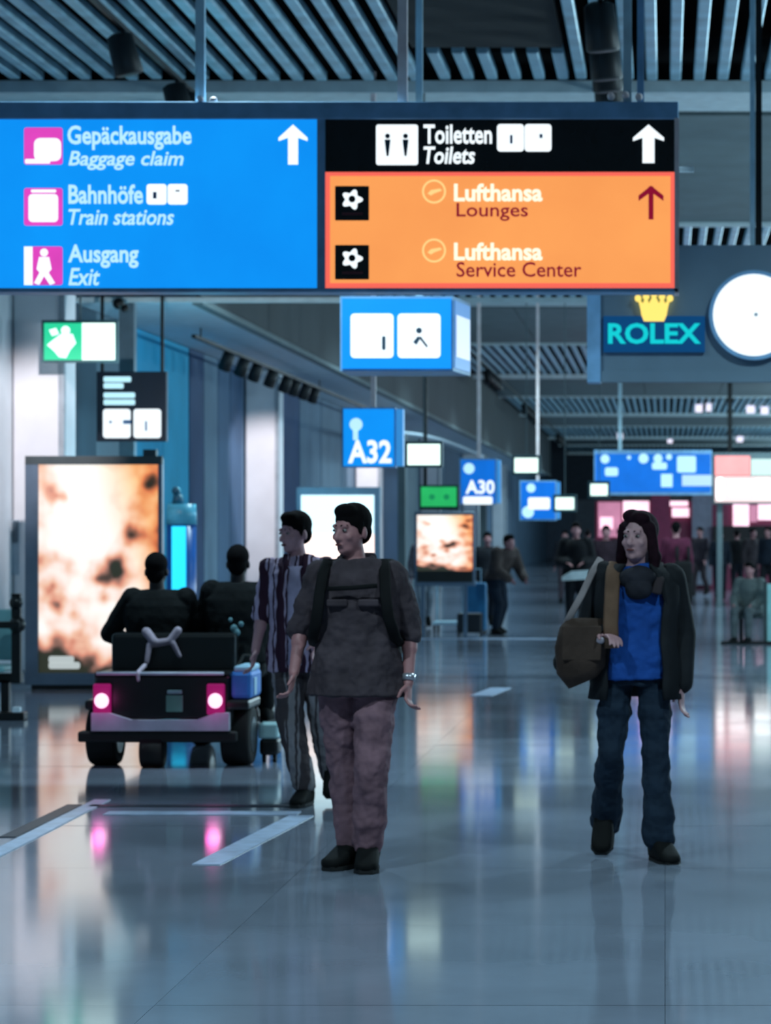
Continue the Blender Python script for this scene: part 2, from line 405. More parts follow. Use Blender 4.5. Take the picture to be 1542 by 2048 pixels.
wc = picto(kp, 752, 249, 836, 330, M_white, Dt, 5)
for x in (775, 811):
    bm = disc(x, 272, 5, Dt-0.003, 0.003, 12); poly([(x-6, 279), (x+6, 279), (x+4, 296), (x+2, 312), (x-2, 312), (x-4, 296)], Dt-0.003, 0.003, bm)
    obj('symbol', bm, M_inkd, wc)
text('lettering', 'Toiletten', 847, 249, 984, 288, Dt, M_white, kp, 0, 0.022)
text('lettering', 'Toilets', 847, 293, 950, 328, Dt, M_white, kp, 0.15, 0.022)
for x in (994, 1049):
    pc = picto(kp, x, 248, x+54, 303, M_white, Dt, 7)
    obj('symbol', rect(x+26, 270, x+31, 287, Dt-0.003, 0.003) if x == 994 else rect(x+30, 268, x+36, 276, Dt-0.003, 0.003), M_ink, pc)
for k, (y, low, x1) in enumerate(((372, 'Lounges', 1056), (490, 'Service Center', 1163))):
    ic = picto(op, 670, y, 738, y+69, M_black, Dt, 2)
    pts = []
    for i in range(40):
        t = 2*math.pi*i/40; r = 17+4.0*math.cos(5*t-math.pi/2*5); pts.append((704+r*math.sin(t)*1.05, y+27-r*math.cos(t)))
    obj('symbol', poly(pts, Dt-0.003, 0.003), M_white, ic)
    obj('symbol_center', disc(704, y+26, 7, Dt-0.005, 0.003, 14), M_black, ic)
    obj('caption_bar', rect(684, y+53, 726, y+58, Dt-0.003, 0.003), mat('maroon_ink', (110, 50, 60)), ic)
    yc = y+11
    rg = obj('round_emblem', disc(868, yc, 24, Dt, 0.003), M_pale, op)
    obj('round_emblem_inner', disc(868, yc, 20, Dt-0.002, 0.003), M_orange, rg)
    bm = poly([(855, yc+4), (862, yc-3), (880, yc-6), (884, yc-2), (868, yc+4), (862, yc+8)], Dt-0.004, 0.003)
    obj('bird_mark', bm, M_pale, rg)
    text('lettering', 'Lufthansa', 908, y-5, 1085, y+31, Dt, M_cream, op, 0, 0.03)
    text('lettering', low, 913, y+34, x1, y+(70 if k == 0 else 64), Dt, M_dred, op, 0, 0.010)
# hangers up to the ceiling
for x0, x1, m in ((387, 405, M_post), (793, 812, M_postw), (1246, 1263, M_post), (1274, 1288, M_frame)):
    a = P(x0, 206, D); b = P(x1, 206, D)
    obj('hanger', B(a.x, b.x, D+0.06, D+0.12, a.z, 6.25), m, sg)
for x, y in ((400, 199), (427, 201), (1222, 193), (1251, 190), (1278, 194)):
    bm = bmesh.new(); ball(bm, P(x, y, D+0.02), 0.026, 10); obj('bolt', bm, M_postw, sg, True)
# ------------------------------------------------------------------ clock panel
D = 20.0
ck = thing('clock_panel', 'hanging grey panel with a white round clock, teal lettering and a yellow crown', 'sign', P(1500, 760, D))
obj('panel_body', rect(1176, 490, 1800, 762, D, 0.25, 0.01), M_clockp, ck)
obj('side_frame', rect(1174, 488, 1201, 764, D-0.03, 0.30), M_frame, ck)
obj('bottom_lip', rect(1201, 742, 1800, 764, D-0.02, 0.05), M_clockp, ck)
obj('clock_rim', disc(1508, 630, 90, D-0.05, 0.05, 48), M_frame, ck)
fc = obj('clock_face', disc(1508, 630, 82, D-0.055, 0.01, 48), M_white, ck)
M_hand = mat('clock_hand', (200, 205, 212), 0.5)
bm = disc(1512, 629, 4, D-0.062, 0.004, 12); obj('clock_hub', bm, M_hand, fc)
nb = obj('name_board', rect(1207, 632, 1410, 704, D-0.03, 0.03), glow('lit_deep_blue', (0, 72, 128), 0.7), ck)
text('lettering', 'ROLEX', 1216, 646, 1402, 688, D-0.035, glow('lit_teal', (12, 200, 205), 1.0), nb, 0, 0.03)
M_yel = glow('lit_yellow', (255, 222, 110), 1.15)
cy_ = 7
bm = poly([(x, y+cy_*(1 if y < 620 else .3)) for x, y in [(1288, 640), (1328, 640), (1333, 628), (1336, 606), (1341, 588), (1330, 600), (1324, 584), (1318, 600), (1308, 580), (1298, 600), (1292, 584), (1286, 600), (1275, 588), (1280, 606), (1283, 628)]], D-0.06, 0.06)
for x, y in ((1276, 589), (1292, 585), (1308, 581), (1324, 585), (1340, 589)): disc(x, y+cy_, 6.5, D-0.062, 0.06, 14, bm)
obj('crown_emblem', bm, M_yel, ck)
a = P(1512, 490, D)
obj('hanger', B(a.x, a.x+0.05, D+0.08, D+0.13, a.z, 6.3), M_blackmetal, ck)
obj('hanger_sleeve', B(a.x-0.045, a.x-0.005, D+0.08, D+0.12, a.z, 6.3), M_post, ck)
# ------------------------------------------------------------------ hanging signs
def hang(parent, px, py, D, m, z=6.25, w=0.05, dy=0.15):
    a = P(px, py, D); return obj('hanger', B(a.x-w/2, a.x+w/2, D+dy, D+dy+w, a.z-0.02, z), m, parent)
# blue pictogram box
D = 18.5
s = thing('pictogram_sign', 'blue lit box sign with two white pictogram squares, below the orange panel', 'sign', P(790, 740, D))
a, b = P(680, 742, D), P(906, 592, D)
bm = bmesh.new()
for z in (a.z, b.z): pass
q = [(a.x, D), (b.x, D), (b.x+0.083, D+0.6), (a.x, D+0.6)]
lo = [bm.verts.new((x, y, a.z)) for x, y in q]; hi = [bm.verts.new((x, y, b.z)) for x, y in q]
bm.faces.new(lo[::-1]); bm.faces.new(hi)
for i in range(4): bm.faces.new((lo[i], lo[(i+1) % 4], hi[(i+1) % 4], hi[i]))
obj('box_body', bm, M_frame, s)
obj('front_panel', rect(684, 597, 902, 737, D-0.012, 0.012), M_blue, s)
for x in (701, 795):
    pc = picto(s, x, 627, x+86, 716, M_white, D-0.017, 8)
    if x == 701: bm = rrect(764, 672, 771, 700, 3, D-0.02)
    else:
        bm = disc(838, 661, 6, D-0.02, 0.003, 12); poly([(826, 684), (836, 672), (841, 676), (833, 690)], D-0.02, 0.003, bm); poly([(841, 672), (856, 692), (853, 695), (838, 676)], D-0.02, 0.003, bm)
    obj('symbol', bm, M_inkd, pc)
def sidequad(D0, x0, y0, D1, x1, y1, z0, z1, t=0.006):   # slim plate on the angled side of a box
    d = (V((x1, y1, 0))-V((x0, y0, 0))); n = V((d.y, -d.x, 0)).normalized()*t
    bm = bmesh.new(); vs = []
    for z in (z0, z1):
        for p in ((x0, y0), (x1, y1)):
            for k in (0.2, 1): vs.append(bm.verts.new((p[0]+n.x*k, p[1]+n.y*k, z)))
    bmesh.ops.convex_hull(bm, input=vs); return bm
hz = b.z-a.z
obj('side_panel', sidequad(0, b.x+0.006, D+0.04, 0, b.x+0.078, D+0.56, a.z+hz*.05, a.z+hz*.95), glow('lit_side_blue', (70, 130, 200), 0.9), s)
obj('side_pictogram', sidequad(0, b.x+0.012, D+0.08, 0, b.x+0.074, D+0.52, a.z+hz*.2, a.z+hz*.76, 0.012), glow('lit_side_white', (215, 230, 250), 0.9), s)
hang(s, 830, 592, D, M_post, 6.25, 0.05, 0.3)
# gate signs
def gate(px0, py0, px1, py1, D, side, label, letters, lo, dot, post, extra=None, ph=915):
    s = thing('gate_sign', label, 'sign', P((px0+px1)/2, py1, D), 0, 'hanging blue gate signs')
    obj('box_body', rect(px0-3, py0-3, px1+3, py1+3, D, 0.14), M_frame, s)
    a, b = P(px1+4, py1, D), P(px1+4, py0, D)
    sp = obj('side_panel', B(a.x, a.x+side*D/F, D+0.01, D+0.13, a.z, b.z), glow('lit_gate_side', (60, 150, 225), 0.8), s)
    f = obj('front_panel', rect(px0, py0, px1, py1, D-0.01, 0.01), M_bluegate, s)
    obj('gate_symbol', disc(dot[0], dot[1], dot[2], D-0.014, 0.003, 18), M_letter, f)
    if letters: text('lettering', letters, *lo, D-0.014, M_white, f, 0, 0.03)
    if extra: obj('number_strip', rrect(*extra, 4, D-0.016, 0.004), M_white, f)
    hang(s, post, py0-3, D, M_postw, 6.25, 0.05, 0.05)
    return s, f
D = 25.0
_mg = M_bluegate; M_bluegate = M_blue
s, f = gate(687, 818, 788, 932, D, 14, 'hanging blue gate sign reading A32, nearest and largest of the gate signs', 'A32', (696, 880, 783, 927), (712, 849, 13), 745)
obj('symbol_stem', rect(706, 860, 716, 880, D-0.014, 0.003), M_letter, f)
M_bluegate = _mg
gate(922, 920, 990, 1006, 38.0, 7, 'second hanging blue gate sign with a white strip along its bottom edge', 'A30', (931, 960, 989, 988), (938, 937, 11), 957, (926, 993, 985, 1009))
s, f = gate(1042, 964, 1110, 1038, 44.0, 6, 'third and smallest hanging blue gate sign beyond the tall trolley', None, None, (1062, 976, 9), 1075, (1056, 995, 1100, 1019))
obj('gate_symbol', disc(1056, 1024, 12, 44.0-0.014, 0.003, 16), M_letter, f)
# emergency exit signs
M_exit = glow('lit_exit_green', (40, 205, 150), 1.1)
M_exitw = glow('lit_exit_white', (225, 255, 245), 1.6)
def exit_sign(px0, py0, px1, py1, D, split, label, top, fig=False):
    s = thing('exit_sign', label, 'sign', P((px0+px1)/2, py1, D), 0, 'lit emergency exit signs')
    obj('housing', rect(px0-5, py0-6, px1+5, py1+5, D, 0.08, 0.005), mat('exit_housing', (48, 88, 96), 0.5), s)
    g = obj('green_half', rect(px0, py0, split, py1, D-0.008, 0.008), M_exit if fig else M_exitw, s)
    obj('white_half', rect(split, py0, px1, py1, D-0.01, 0.01), M_exitw, s)
    if fig:
        bm = disc(131, 661, 9, D-0.012, 0.003, 16); poly([(106, 680), (122, 668), (145, 668), (152, 686), (140, 700), (132, 716), (118, 714), (108, 702), (94, 690)], D-0.012, 0.003, bm)
        poly([(98, 660), (112, 656), (118, 668), (104, 672)], D-0.012, 0.003, bm)
        obj('running_figure', bm, M_exitw, g)
    a = P((px0+px1)/2, py0-6, D); obj('hanger', B(a.x-0.008, a.x+0.008, D+0.03, D+0.05, a.z, top), M_panel, s)
exit_sign(88, 646, 230, 720, 26.6, 164, 'large green and white emergency exit sign near the tall pale column', 6.16, True)
exit_sign(815, 888, 880, 930, 25.0, 847, 'bright emergency exit sign just beside the A32 gate sign', 6.13)
exit_sign(1029, 916, 1076, 945, 40.0, 1052, 'bright emergency exit sign above the third gate sign', 6.13)
exit_sign(1111, 995, 1148, 1019, 42.0, 1130, 'bright emergency exit sign touching the third gate sign, low down', 6.13)
exit_sign(1181, 968, 1215, 991, 50.0, 1198, 'small bright emergency exit sign under the far blue overhead sign', 6.13)
# portal frame by the exit sign
ar = P(236, 607, 29.2)
pf = thing('portal_post', 'grey metal post standing beside the large exit sign', 'post', (P(252, 760, 29.6).x, 29.6, 0))
a0, a1 = P(238, 700, 29.6), P(268, 700, 29.6)
obj('post_shaft', B(a0.x, a1.x, 29.6, 29.75, 0.04, 4.37), mat('post_dull', (88, 108, 120), 0.5), pf)
obj('base_plate', B(a0.x-0.05, a1.x+0.05, 29.55, 29.8, 0, 0.04), M_blackmetal, pf)
bm = bmesh.new(); ball(bm, P(237, 607, 29.3), 0.07, 12); ball(bm, P(250, 617, 29.3), 0.045, 10)
dm = thing('dome_camera', 'small black dome camera on the cross rail above the exit sign', 'camera', P(237, 607, 29.3))
obj('dome', bm, M_blackmetal, dm, True)
obj('mount', B(P(237, 607, 29.3).x-0.03, P(237, 607, 29.3).x+0.03, 29.25, 29.46, 4.33, 4.36), M_blackmetal, dm)
# dark toilet sign
D = 29.0
s = thing('toilet_sign', 'dark navy square sign with white lines and two white pictograms', 'sign', P(262, 882, D))
kp2 = obj('sign_plate', rect(193, 743, 333, 883, D, 0.08, 0.006), mat('navy_acrylic', (12, 26, 44), 0.3), s)
for (x1, y) in ((262, 753), (247, 766), (270, 785), (270, 799)):
    obj('text_line', rrect(207, y, x1, y+11, 3, D-0.006, 0.006), M_letter, kp2)
for x in (206, 267):
    pc = picto(kp2, x, 818, x+55, 876, M_white, D-0.008, 6)
    if x == 206: bm = disc(221, 844, 3, D-0.011, 0.003, 10); rect(246, 840, 262, 848, D-0.011, 0.003, 0, bm)
    else: bm = rect(290, 842, 294, 862, D-0.011, 0.003)
    obj('symbol', bm, M_ink, pc)
a = P(333, 800, D)
obj('arm', B(P(200, 800, D).x, P(206, 800, D).x, D+0.03, D+0.06, P(0, 743, D).z-0.01, 6.16), M_blackmetal, s)
obj('arm', B(P(320, 800, D).x, P(326, 800, D).x, D+0.03, D+0.06, P(0, 743, D).z-0.01, 6.16), M_blackmetal, s)

# ------------------------------------------------------------------ lit posters
def poster_mat(name, seed, k=1.0):
    m = bpy.data.materials.new(name); m.use_nodes = True
    N, Lk = m.node_tree.nodes, m.node_tree.links; b = N['Principled BSDF']
    def math_(op, x, y=None, z=None):
        n = N.new('ShaderNodeMath'); n.operation = op
        for i, v in enumerate((x, y, z)):
            if v is None: continue
            if isinstance(v, (int, float)): n.inputs[i].default_value = v
            else: Lk.new(v, n.inputs[i])
        return n.outputs[0]
    tc = N.new('ShaderNodeTexCoord'); sp = N.new('ShaderNodeSeparateXYZ'); Lk.new(tc.outputs['Generated'], sp.inputs[0])
    x, z = sp.outputs[0], sp.outputs[2]
    cb = N.new('ShaderNodeCombineXYZ'); Lk.new(math_('MULTIPLY', x, 0.62), cb.inputs[0]); Lk.new(z, cb.inputs[1]); cb.inputs[2].default_value = seed
    nz = N.new('ShaderNodeTexNoise'); nz.inputs['Scale'].default_value = 8.0; nz.inputs['Detail'].default_value = 1.6; nz.inputs['Roughness'].default_value = 0.55
    Lk.new(cb.outputs[0], nz.inputs['Vector'])
    n1 = nz.outputs['Fac']
    dx = math_('SUBTRACT', x, 0.40); dz = math_('SUBTRACT', z, 0.80)
    d = math_('SQRT', math_('ADD', math_('MULTIPLY', math_('MULTIPLY', dx, dx), 1.5), math_('MULTIPLY', dz, dz)))
    sunny = math_('MAXIMUM', math_('SUBTRACT', 0.95, math_('MULTIPLY', d, 2.1)), 0.02)
    low = math_('MULTIPLY', math_('MAXIMUM', math_('SUBTRACT', math_('SUBTRACT', 0.21, math_('MULTIPLY', x, 0.13)), z), 0.0), 6.0)
    edge = math_('MULTIPLY', math_('MAXIMUM', math_('SUBTRACT', x, 0.80), 0.0), 1.6)
    v = math_('SUBTRACT', math_('SUBTRACT', math_('ADD', math_('MULTIPLY', math_('SUBTRACT', n1, 0.5), 1.45), math_('ADD', sunny, 0.74)), low), math_('MULTIPLY', edge, math_('SUBTRACT', 1.0, math_('MULTIPLY', low, 0.5))))
    for bx_, bz_, rr, kk in ((.64, .50, .14, .75), (.49, .45, .10, .6), (.44, .53, .07, .4), (.16, .85, .09, .6), (.24, .84, .06, .5), (.12, .42, .09, .5), (.17, .33, .08, .45), (.30, .29, .06, .4), (.84, .80, .10, .45), (.80, .66, .09, .45), (.92, .90, .09, .4), (.55, .36, .06, .4)):
        ux = math_('MULTIPLY', math_('SUBTRACT', x, bx_), 0.62); uz = math_('SUBTRACT', z, bz_)
        dd = math_('SQRT', math_('ADD', math_('MULTIPLY', ux, ux), math_('MULTIPLY', uz, uz)))
        v = math_('SUBTRACT', v, math_('MULTIPLY', math_('MAXIMUM', math_('SUBTRACT', 1.0, math_('DIVIDE', dd, rr*0.8)), 0.0), kk*1.1))
    rp = N.new('ShaderNodeValToRGB'); el = rp.color_ramp.elements
    el[0].position = 0.0; el[0].color = (*s2l((34, 36, 18)), 1)
    el[1].position = 1.0; el[1].color = (*s2l((255, 252, 246)), 1)
    for p, c in ((0.10, (70, 52, 42)), (0.24, (150, 106, 92)), (0.36, (216, 140, 116)), (0.52, (238, 188, 160)), (0.74, (250, 228, 218))):
        e = el.new(p); e.color = (*s2l(c), 1)
    Lk.new(v, rp.inputs['Fac'])
    warm = N.new('ShaderNodeValToRGB'); we_ = warm.color_ramp.elements
    we_[0].position = 0.55; we_[0].color = (1, 1, 1, 1); we_[1].position = 0.8; we_[1].color = (1.0, 0.66, 0.32, 1)
    Lk.new(math_('ADD', math_('MULTIPLY', x, 0.7), math_('MULTIPLY', math_('ABSOLUTE', math_('SUBTRACT', z, 0.3)), 0.35)), warm.inputs['Fac'])
    mx = N.new('ShaderNodeMix'); mx.data_type = 'RGBA'; mx.blend_type = 'MULTIPLY'; mx.inputs[0].default_value = 1.0
    Lk.new(rp.outputs[0], mx.inputs[6]); Lk.new(warm.outputs[0], mx.inputs[7])
    Lk.new(mx.outputs[2], b.inputs['Emission Color']); b.inputs['Emission Strength'].default_value = k
    b.inputs['Base Color'].default_value = (0.1, 0.08, 0.07, 1); b.inputs['Roughness'].default_value = 0.3
    return m
M_cab = mat('poster_cabinet', (104, 122, 142), 0.35, 0.4, vary=0.1)
D = 26.0
s = thing('poster_lightbox', 'tall backlit poster cabinet with a warm autumn picture, behind the cart', 'poster', (P(186, 1380, D).x, D, 0))
obj('cabinet', rect(52, 916, 322, 1366, D, 0.16, 0.01), M_cab, s)
obj('frame_side', rect(50, 914, 76, 1370, D-0.04, 0.05), M_cab, s)
obj('frame_side', rect(316, 914, 324, 1370, D-0.04, 0.05), M_cab, s)
obj('frame_top', rect(50, 912, 324, 929, D-0.042, 0.05), mat('cabinet_dark', (62, 72, 76), 0.4), s)
obj('frame_bottom', rect(50, 1346, 324, 1370, D-0.042, 0.05), M_cab, s)
obj('base', B(P(62, 0, D).x, P(312, 0, D).x, D+0.01, D+0.15, 0.0, EYE-(1366-VY)*D/F+0.01), M_blackmetal, s)
po = obj('poster_print', rect(76, 929, 316, 1346, D-0.01, 0.01), poster_mat('autumn_print', 2.3, 1.05), s)
bm = rrect(97, 1312, 148, 1326, 5, D-0.014); rrect(97, 1324, 160, 1338, 5, D-0.014, 0.004, bm)
obj('print_caption', bm, glow('caption_grey', (190, 200, 200), 0.9), po)
obj('roof_lamp', rect(286, 899, 312, 913, D, 0.1), mat('cabinet_lamp', (40, 60, 70), 0.4), s)
lamp('soffit_fill', 'SPOT', P(299, 893, D+0.05)+V((0, 0, 0.03)), 160, (0.85, 0.95, 1.0), P(299, 893, D)+V((-0.3, 4.0, 3.0)), spot_size=1.6, spot_blend=0.8, shadow_soft_size=0.04)  # spot added above the cabinet to brighten the soffit and wall
D = 39.0
s = thing('poster_lightbox', 'small backlit poster with a warm picture under the green sign', 'poster', (P(888, 0, D).x, D, 0))
obj('cabinet', rect(829, 1024, 950, 1172, D, 0.14, 0.008), M_cab, s)
po = obj('poster_print', rect(834, 1030, 945, 1142, D-0.012, 0.012), poster_mat('pale_autumn_print', 7.1, 1.1), s)
obj('print_footer', rect(834, 1142, 945, 1164, D-0.013, 0.013), mat('footer_dark', (30, 28, 24), 0.4), s)
for x in (845, 930): obj('foot', B(P(x, 0, D).x-0.03, P(x, 0, D).x+0.03, D+0.03, D+0.1, 0, EYE-(1170-VY)*D/F), M_cab, s)
D = 33.5
s = thing('display_lightbox', 'glowing white display board behind the two walking men', 'display', (P(675, 0, D).x, D, 0))
obj('cabinet', rect(592, 974, 760, 1150, D, 0.2, 0.01), M_cab, s)
obj('white_screen', rect(602, 990, 748, 1068, D-0.012, 0.012), glow('screen_white', (200, 235, 245), 1.6), s)
obj('warm_screen', rect(602, 1068, 748, 1140, D-0.012, 0.012), glow('screen_warm', (250, 225, 215), 1.8, 0.05), s)
for x in (612, 740): obj('foot', B(P(x, 0, D).x-0.04, P(x, 0, D).x+0.04, D+0.03, D+0.15, 0, EYE-(1148-VY)*D/F), M_cab, s)
# green sign above the small poster
D = 38.6
s = thing('green_sign', 'green lit rectangular sign above the small poster', 'sign', P(878, 1018, D))
obj('housing', rect(838, 970, 918, 1020, D, 0.1), mat('green_housing', (16, 70, 60), 0.4), s)
obj('green_face', rect(842, 974, 913, 1013, D-0.01, 0.01), glow('lit_green', (45, 205, 110), 0.75, 0.12, 4), s)
for x in (864, 893): obj('dark_mark', disc(x, 994, 6, D-0.014, 0.004, 12), glow('deep_green', (20, 150, 90), 0.8), s)
obj('hanger', B(P(850, 0, D).x-0.03, P(850, 0, D).x+0.03, D+0.02, D+0.07, EYE-(971-VY)*D/F, 6.25), M_blackmetal, s)
# blue light column
D = 28.0
c0 = P(356, 1195, D)
s = thing('info_pillar', 'round information pillar glowing cyan beside the autumn poster', 'pillar', (c0.x, D+0.2, 0))
cx, cy = c0.x, D+0.2
M_pil = mat('pillar_blue', (20, 90, 170), 0.3)
bm = bmesh.new(); tube(bm, (cx, cy, 0.0), (cx, cy, 1.72), 0.165, None, 24); obj('pillar_body', bm, M_pil, s, True)
bm = bmesh.new(); tube(bm, (cx, cy, 1.72), (cx, cy, 1.95), 0.175, 0.16, 24); obj('pillar_head', bm, mat('pillar_head', (90, 185, 215), 0.35), s, True)
bm = bmesh.new()
pts = []
for i in range(9):
    t = math.radians(-90-28+i*7); pts.append((cx+0.172*math.cos(t), cy+0.172*math.sin(t)))
lo = [bm.verts.new((x, y, 0.92)) for x, y in pts]; hi = [bm.verts.new((x, y, 1.70)) for x, y in pts]
for i in range(8): bm.faces.new((lo[i], lo[i+1], hi[i+1], hi[i]))
o = obj('glowing_screen', bm, glow('lit_cyan', (40, 205, 255), 1.5), s)
md = o.modifiers.new('t', 'SOLIDIFY'); md.thickness = 0.01
bm = bmesh.new(); tube(bm, (cx-0.04, cy, 1.95), (cx-0.04, cy, 2.06), 0.07, 0.05, 14); ball(bm, (cx-0.06, cy, 2.1), 0.05, 10); obj('beacon', bm, mat('beacon', (30, 90, 115), 0.4), s, True)
for dy in (-0.2,): lamp('pillar_glow', 'POINT', (cx+0.1, cy+1.2, 2.4), 60, (0.15, 0.75, 1.0), shadow_soft_size=0.3)

# ------------------------------------------------------------------ far end of the hall
D = 55.0
s = thing('overhead_sign', 'distant blue overhead sign with white marks in front of the pink shop', 'sign', P(1305, 985, D))
obj('frame', rect(1188, 900, 1424, 990, D, 0.08), M_frame, s)
f = obj('blue_panel', rect(1191, 908, 1421, 984, D-0.012, 0.012), M_bluegate, s)
for (x, y, r) in ((1210, 918, 9), (1287, 917, 10), (1316, 917, 9), (1338, 914, 6), (1258, 915, 4)):
    obj('white_mark', disc(x, y, r, D-0.018, 0.005, 14), M_letter, f)
for (x0, y0, x1, y1) in ((1210, 935, 1236, 952), (1304, 925, 1334, 939), (1354, 912, 1392, 945)):
    obj('white_mark', rrect(x0, y0, x1, y1, 4, D-0.018, 0.005), M_letter, f)
hang(s, 1240, 900, D, M_post, 6.25, 0.08, 0.05)
obj('lower_plate', rect(1322, 948, 1345, 974, D-0.02, 0.02), M_letter, s)
obj('lower_plate', rect(1364, 950, 1424, 972, D-0.02, 0.02), glow('lit_pale_blue', (190, 225, 245), 0.9), s)
s = thing('shop_lightbox', 'bright coral, pale and white lit shop sign at the far end', 'sign', P(1490, 1010, D))
obj('housing', rect(1426, 905, 1620, 1008, D+0.1, 0.4), M_panel, s)
obj('coral_face', rect(1430, 912, 1500, 951, D+0.08, 0.02), glow('lit_salmon', (255, 150, 150), 1.5, 0.1, 2), s)
obj('pale_face', rect(1502, 918, 1600, 951, D+0.08, 0.02), glow('lit_pale_green', (205, 232, 225), 1.0), s)
hang(s, 1460, 905, D+0.15, M_blackmetal, 6.25, 0.10, 0.05)
wf = obj('white_face', rect(1430, 953, 1600, 1004, D+0.07, 0.03), glow('lit_warm_white', (255, 226, 224), 1.0), s)
for q in ((1433, 955, 1448, 1000), (1458, 962, 1500, 992), (1508, 957, 1542, 996)): obj('white_mark', rrect(*q, 7, D+0.064, 0.006), glow('bright_white', (255, 255, 255), 3.0), wf)
for x in (1440, 1610): obj('leg', B(P(x, 0, D).x-0.06, P(x, 0, D).x+0.06, D+0.2, D+0.35, 0, EYE-(1006-VY)*D/F), M_panel, s)
# pink shop block further back
D = 72.0
M_pink = glow('lit_pink', (225, 150, 185), 0.75, 0.3, 1.2)
M_pinkw = glow('lit_pink_white', (255, 205, 225), 1.6, 0.15, 1.5)
M_maroon = mat('shop_maroon', (120, 30, 70), 0.5)
s = thing('pink_shop', 'pink lit shop front at the far end of the hall', 'shop', (P(1330, 0, D).x, D, 0))
obj('shell', B(P(1190, 0, D).x, P(1640, 0, D).x, D+0.3, D+4, 0.0, 2.62), M_maroon, s)
obj('fascia_board', rect(1188, 988, 1640, 1002, D+0.1, 0.25), mat('shop_green_dark', (30, 52, 52), 0.5), s)
for (x0, y0, x1, y1, m) in ((1196, 1004, 1242, 1074, M_pink), (1246, 1002, 1298, 1040, M_pinkw), (1200, 1034, 1226, 1058, M_pinkw), (1246, 1044, 1296, 1078, M_pink), (1340, 990, 1376, 1012, M_pinkw), (1344, 1016, 1378, 1034, M_pinkw), (1466, 1008, 1498, 1058, M_pinkw), (1516, 1008, 1560, 1040, M_pinkw), (1500, 1010, 1514, 1044, M_pink)):
    obj('lit_panel', rect(x0, y0, x1, y1, D+0.2, 0.1), m, s)
obj('pillar', rect(1302, 985, 1340, 1172, D, 0.3), M_maroon, s)
obj('pillar', rect(1384, 965, 1424, 1170, D-0.2, 0.4), mat('shop_grey_post', (110, 118, 134), 0.5), s)
for x in (1228, 1262): obj('ornament', disc(x, 985, 9, D+0.05, 0.1, 12), M_blackmetal, s)
obj('counter', rect(1426, 1052, 1640, 1108, D-0.6, 0.6), M_dark, s)
lamp('shop_glow', 'POINT', (P(1310, 0, 66).x, 66, 3.2), 60, (1.0, 0.45, 0.75), shadow_soft_size=0.4)
# small ceiling luminaires far down the hall
for i, (px, py, w_) in enumerate(((1398, 816, 14), (1418, 814, 10), (1502, 818, 16), (1530, 820, 14), (1240, 872, 10), (1340, 880, 10), (1480, 878, 12))):
    D = F*4.40/(VY-py); a = P(px, py, D)
    s = thing('ceiling_luminaire', ('bright white box lamp under the far slats, ' + ('first left of the black sign hanger', 'second left of the black sign hanger', 'first past the black sign hanger', 'at the picture edge', 'above the far blue sign, its left end', 'above the middle of the far blue sign', 'above the coral shop sign')[i]), 'lamp', (a.x, D, a.z), 0, 'far ceiling lamps')
    hw = w_*D/F/2
    obj('housing', B(a.x-hw-.02, a.x+hw+.02, D-.01, D+.7, a.z+.14, ZC+.02), M_beam, s)
    obj('diffuser', B(a.x-hw, a.x+hw, D, D+.68, a.z-.12, a.z+.14), glow('lamp_white', (230, 225, 245), 1.3), s)
# curved canopy over a far gate
bm = bmesh.new(); rings = []
D = 52.0
for i in range(13):
    t = i/12; px = 790+180*t; py = 868+48*t**2.0
    p = P(px, py, D+t*8); rings.append((p, V((0, 1.2, 0)), V((0, 0, 0.05))))
loft(bm, rings, 8)
cn = thing('curved_canopy', 'pale curved canopy edge above the far gates', 'canopy', (P(960, 0, 60).x, 60, 0))
obj('canopy_shell', bm, M_soff, cn, True)
obj('support_post', B(P(966, 0, 60).x-0.08, P(966, 0, 60).x+0.08, 60.0, 60.2, 0, P(0, 910, 60).z), M_panel, cn)
obj('support_post', B(P(800, 0, 52).x-0.08, P(800, 0, 52).x+0.08, 52.3, 52.5, 0, P(0, 868, 52).z), M_panel, cn)

# ------------------------------------------------------------------ bench cut by the picture edge
D = 21.7
bx = P(0, 0, D).x
s = thing('waiting_bench', 'black and pale green waiting bench at the very edge by the tall pale column', 'bench', (bx-0.1, D, 0))
M_seatg = mat('bench_shell', (120, 170, 175), 0.4)
obj('seat', B(bx-1.2, bx+0.06, D-0.1, D+0.42, 0.42, 0.47, 0.015), M_seatg, s)
obj('backrest', B(bx-1.2, bx+0.06, D+0.40, D+0.45, 0.50, 0.95, 0.015), M_seatg, s)
obj('armrest', B(bx-0.12, bx+0.19, D-0.08, D-0.02, 0.80, 0.86, 0.01), M_blackmetal, s)
obj('arm_post', B(bx+0.10, bx+0.18, D-0.02, D+0.05, 0.32, 1.10, 0.01), M_blackmetal, s)
bm = bmesh.new(); ball(bm, (bx+0.15, D, 0.83), 0.075, 12); obj('arm_joint', bm, M_blackmetal, s, True)
bm = bmesh.new(); ball(bm, (bx+0.14, D, 1.02), 0.06, 12); obj('arm_joint', bm, M_blackmetal, s, True)
obj('beam', B(bx-1.2, bx+0.16, D+0.1, D+0.18, 0.32, 0.40), M_blackmetal, s)
obj('leg', B(bx-0.02, bx+0.05, D+0.1, D+0.18, 0.05, 0.34), M_blackmetal, s)
obj('foot', B(bx-0.15, bx+0.22, D-0.05, D+0.1, 0.0, 0.07, 0.01), M_blackmetal, s)
obj('foot_pad', B(bx+0.12, bx+0.19, D-0.07, D+0.0, 0.07, 0.12, 0.01), mat('pad_white', (200, 215, 225), 0.4), s)
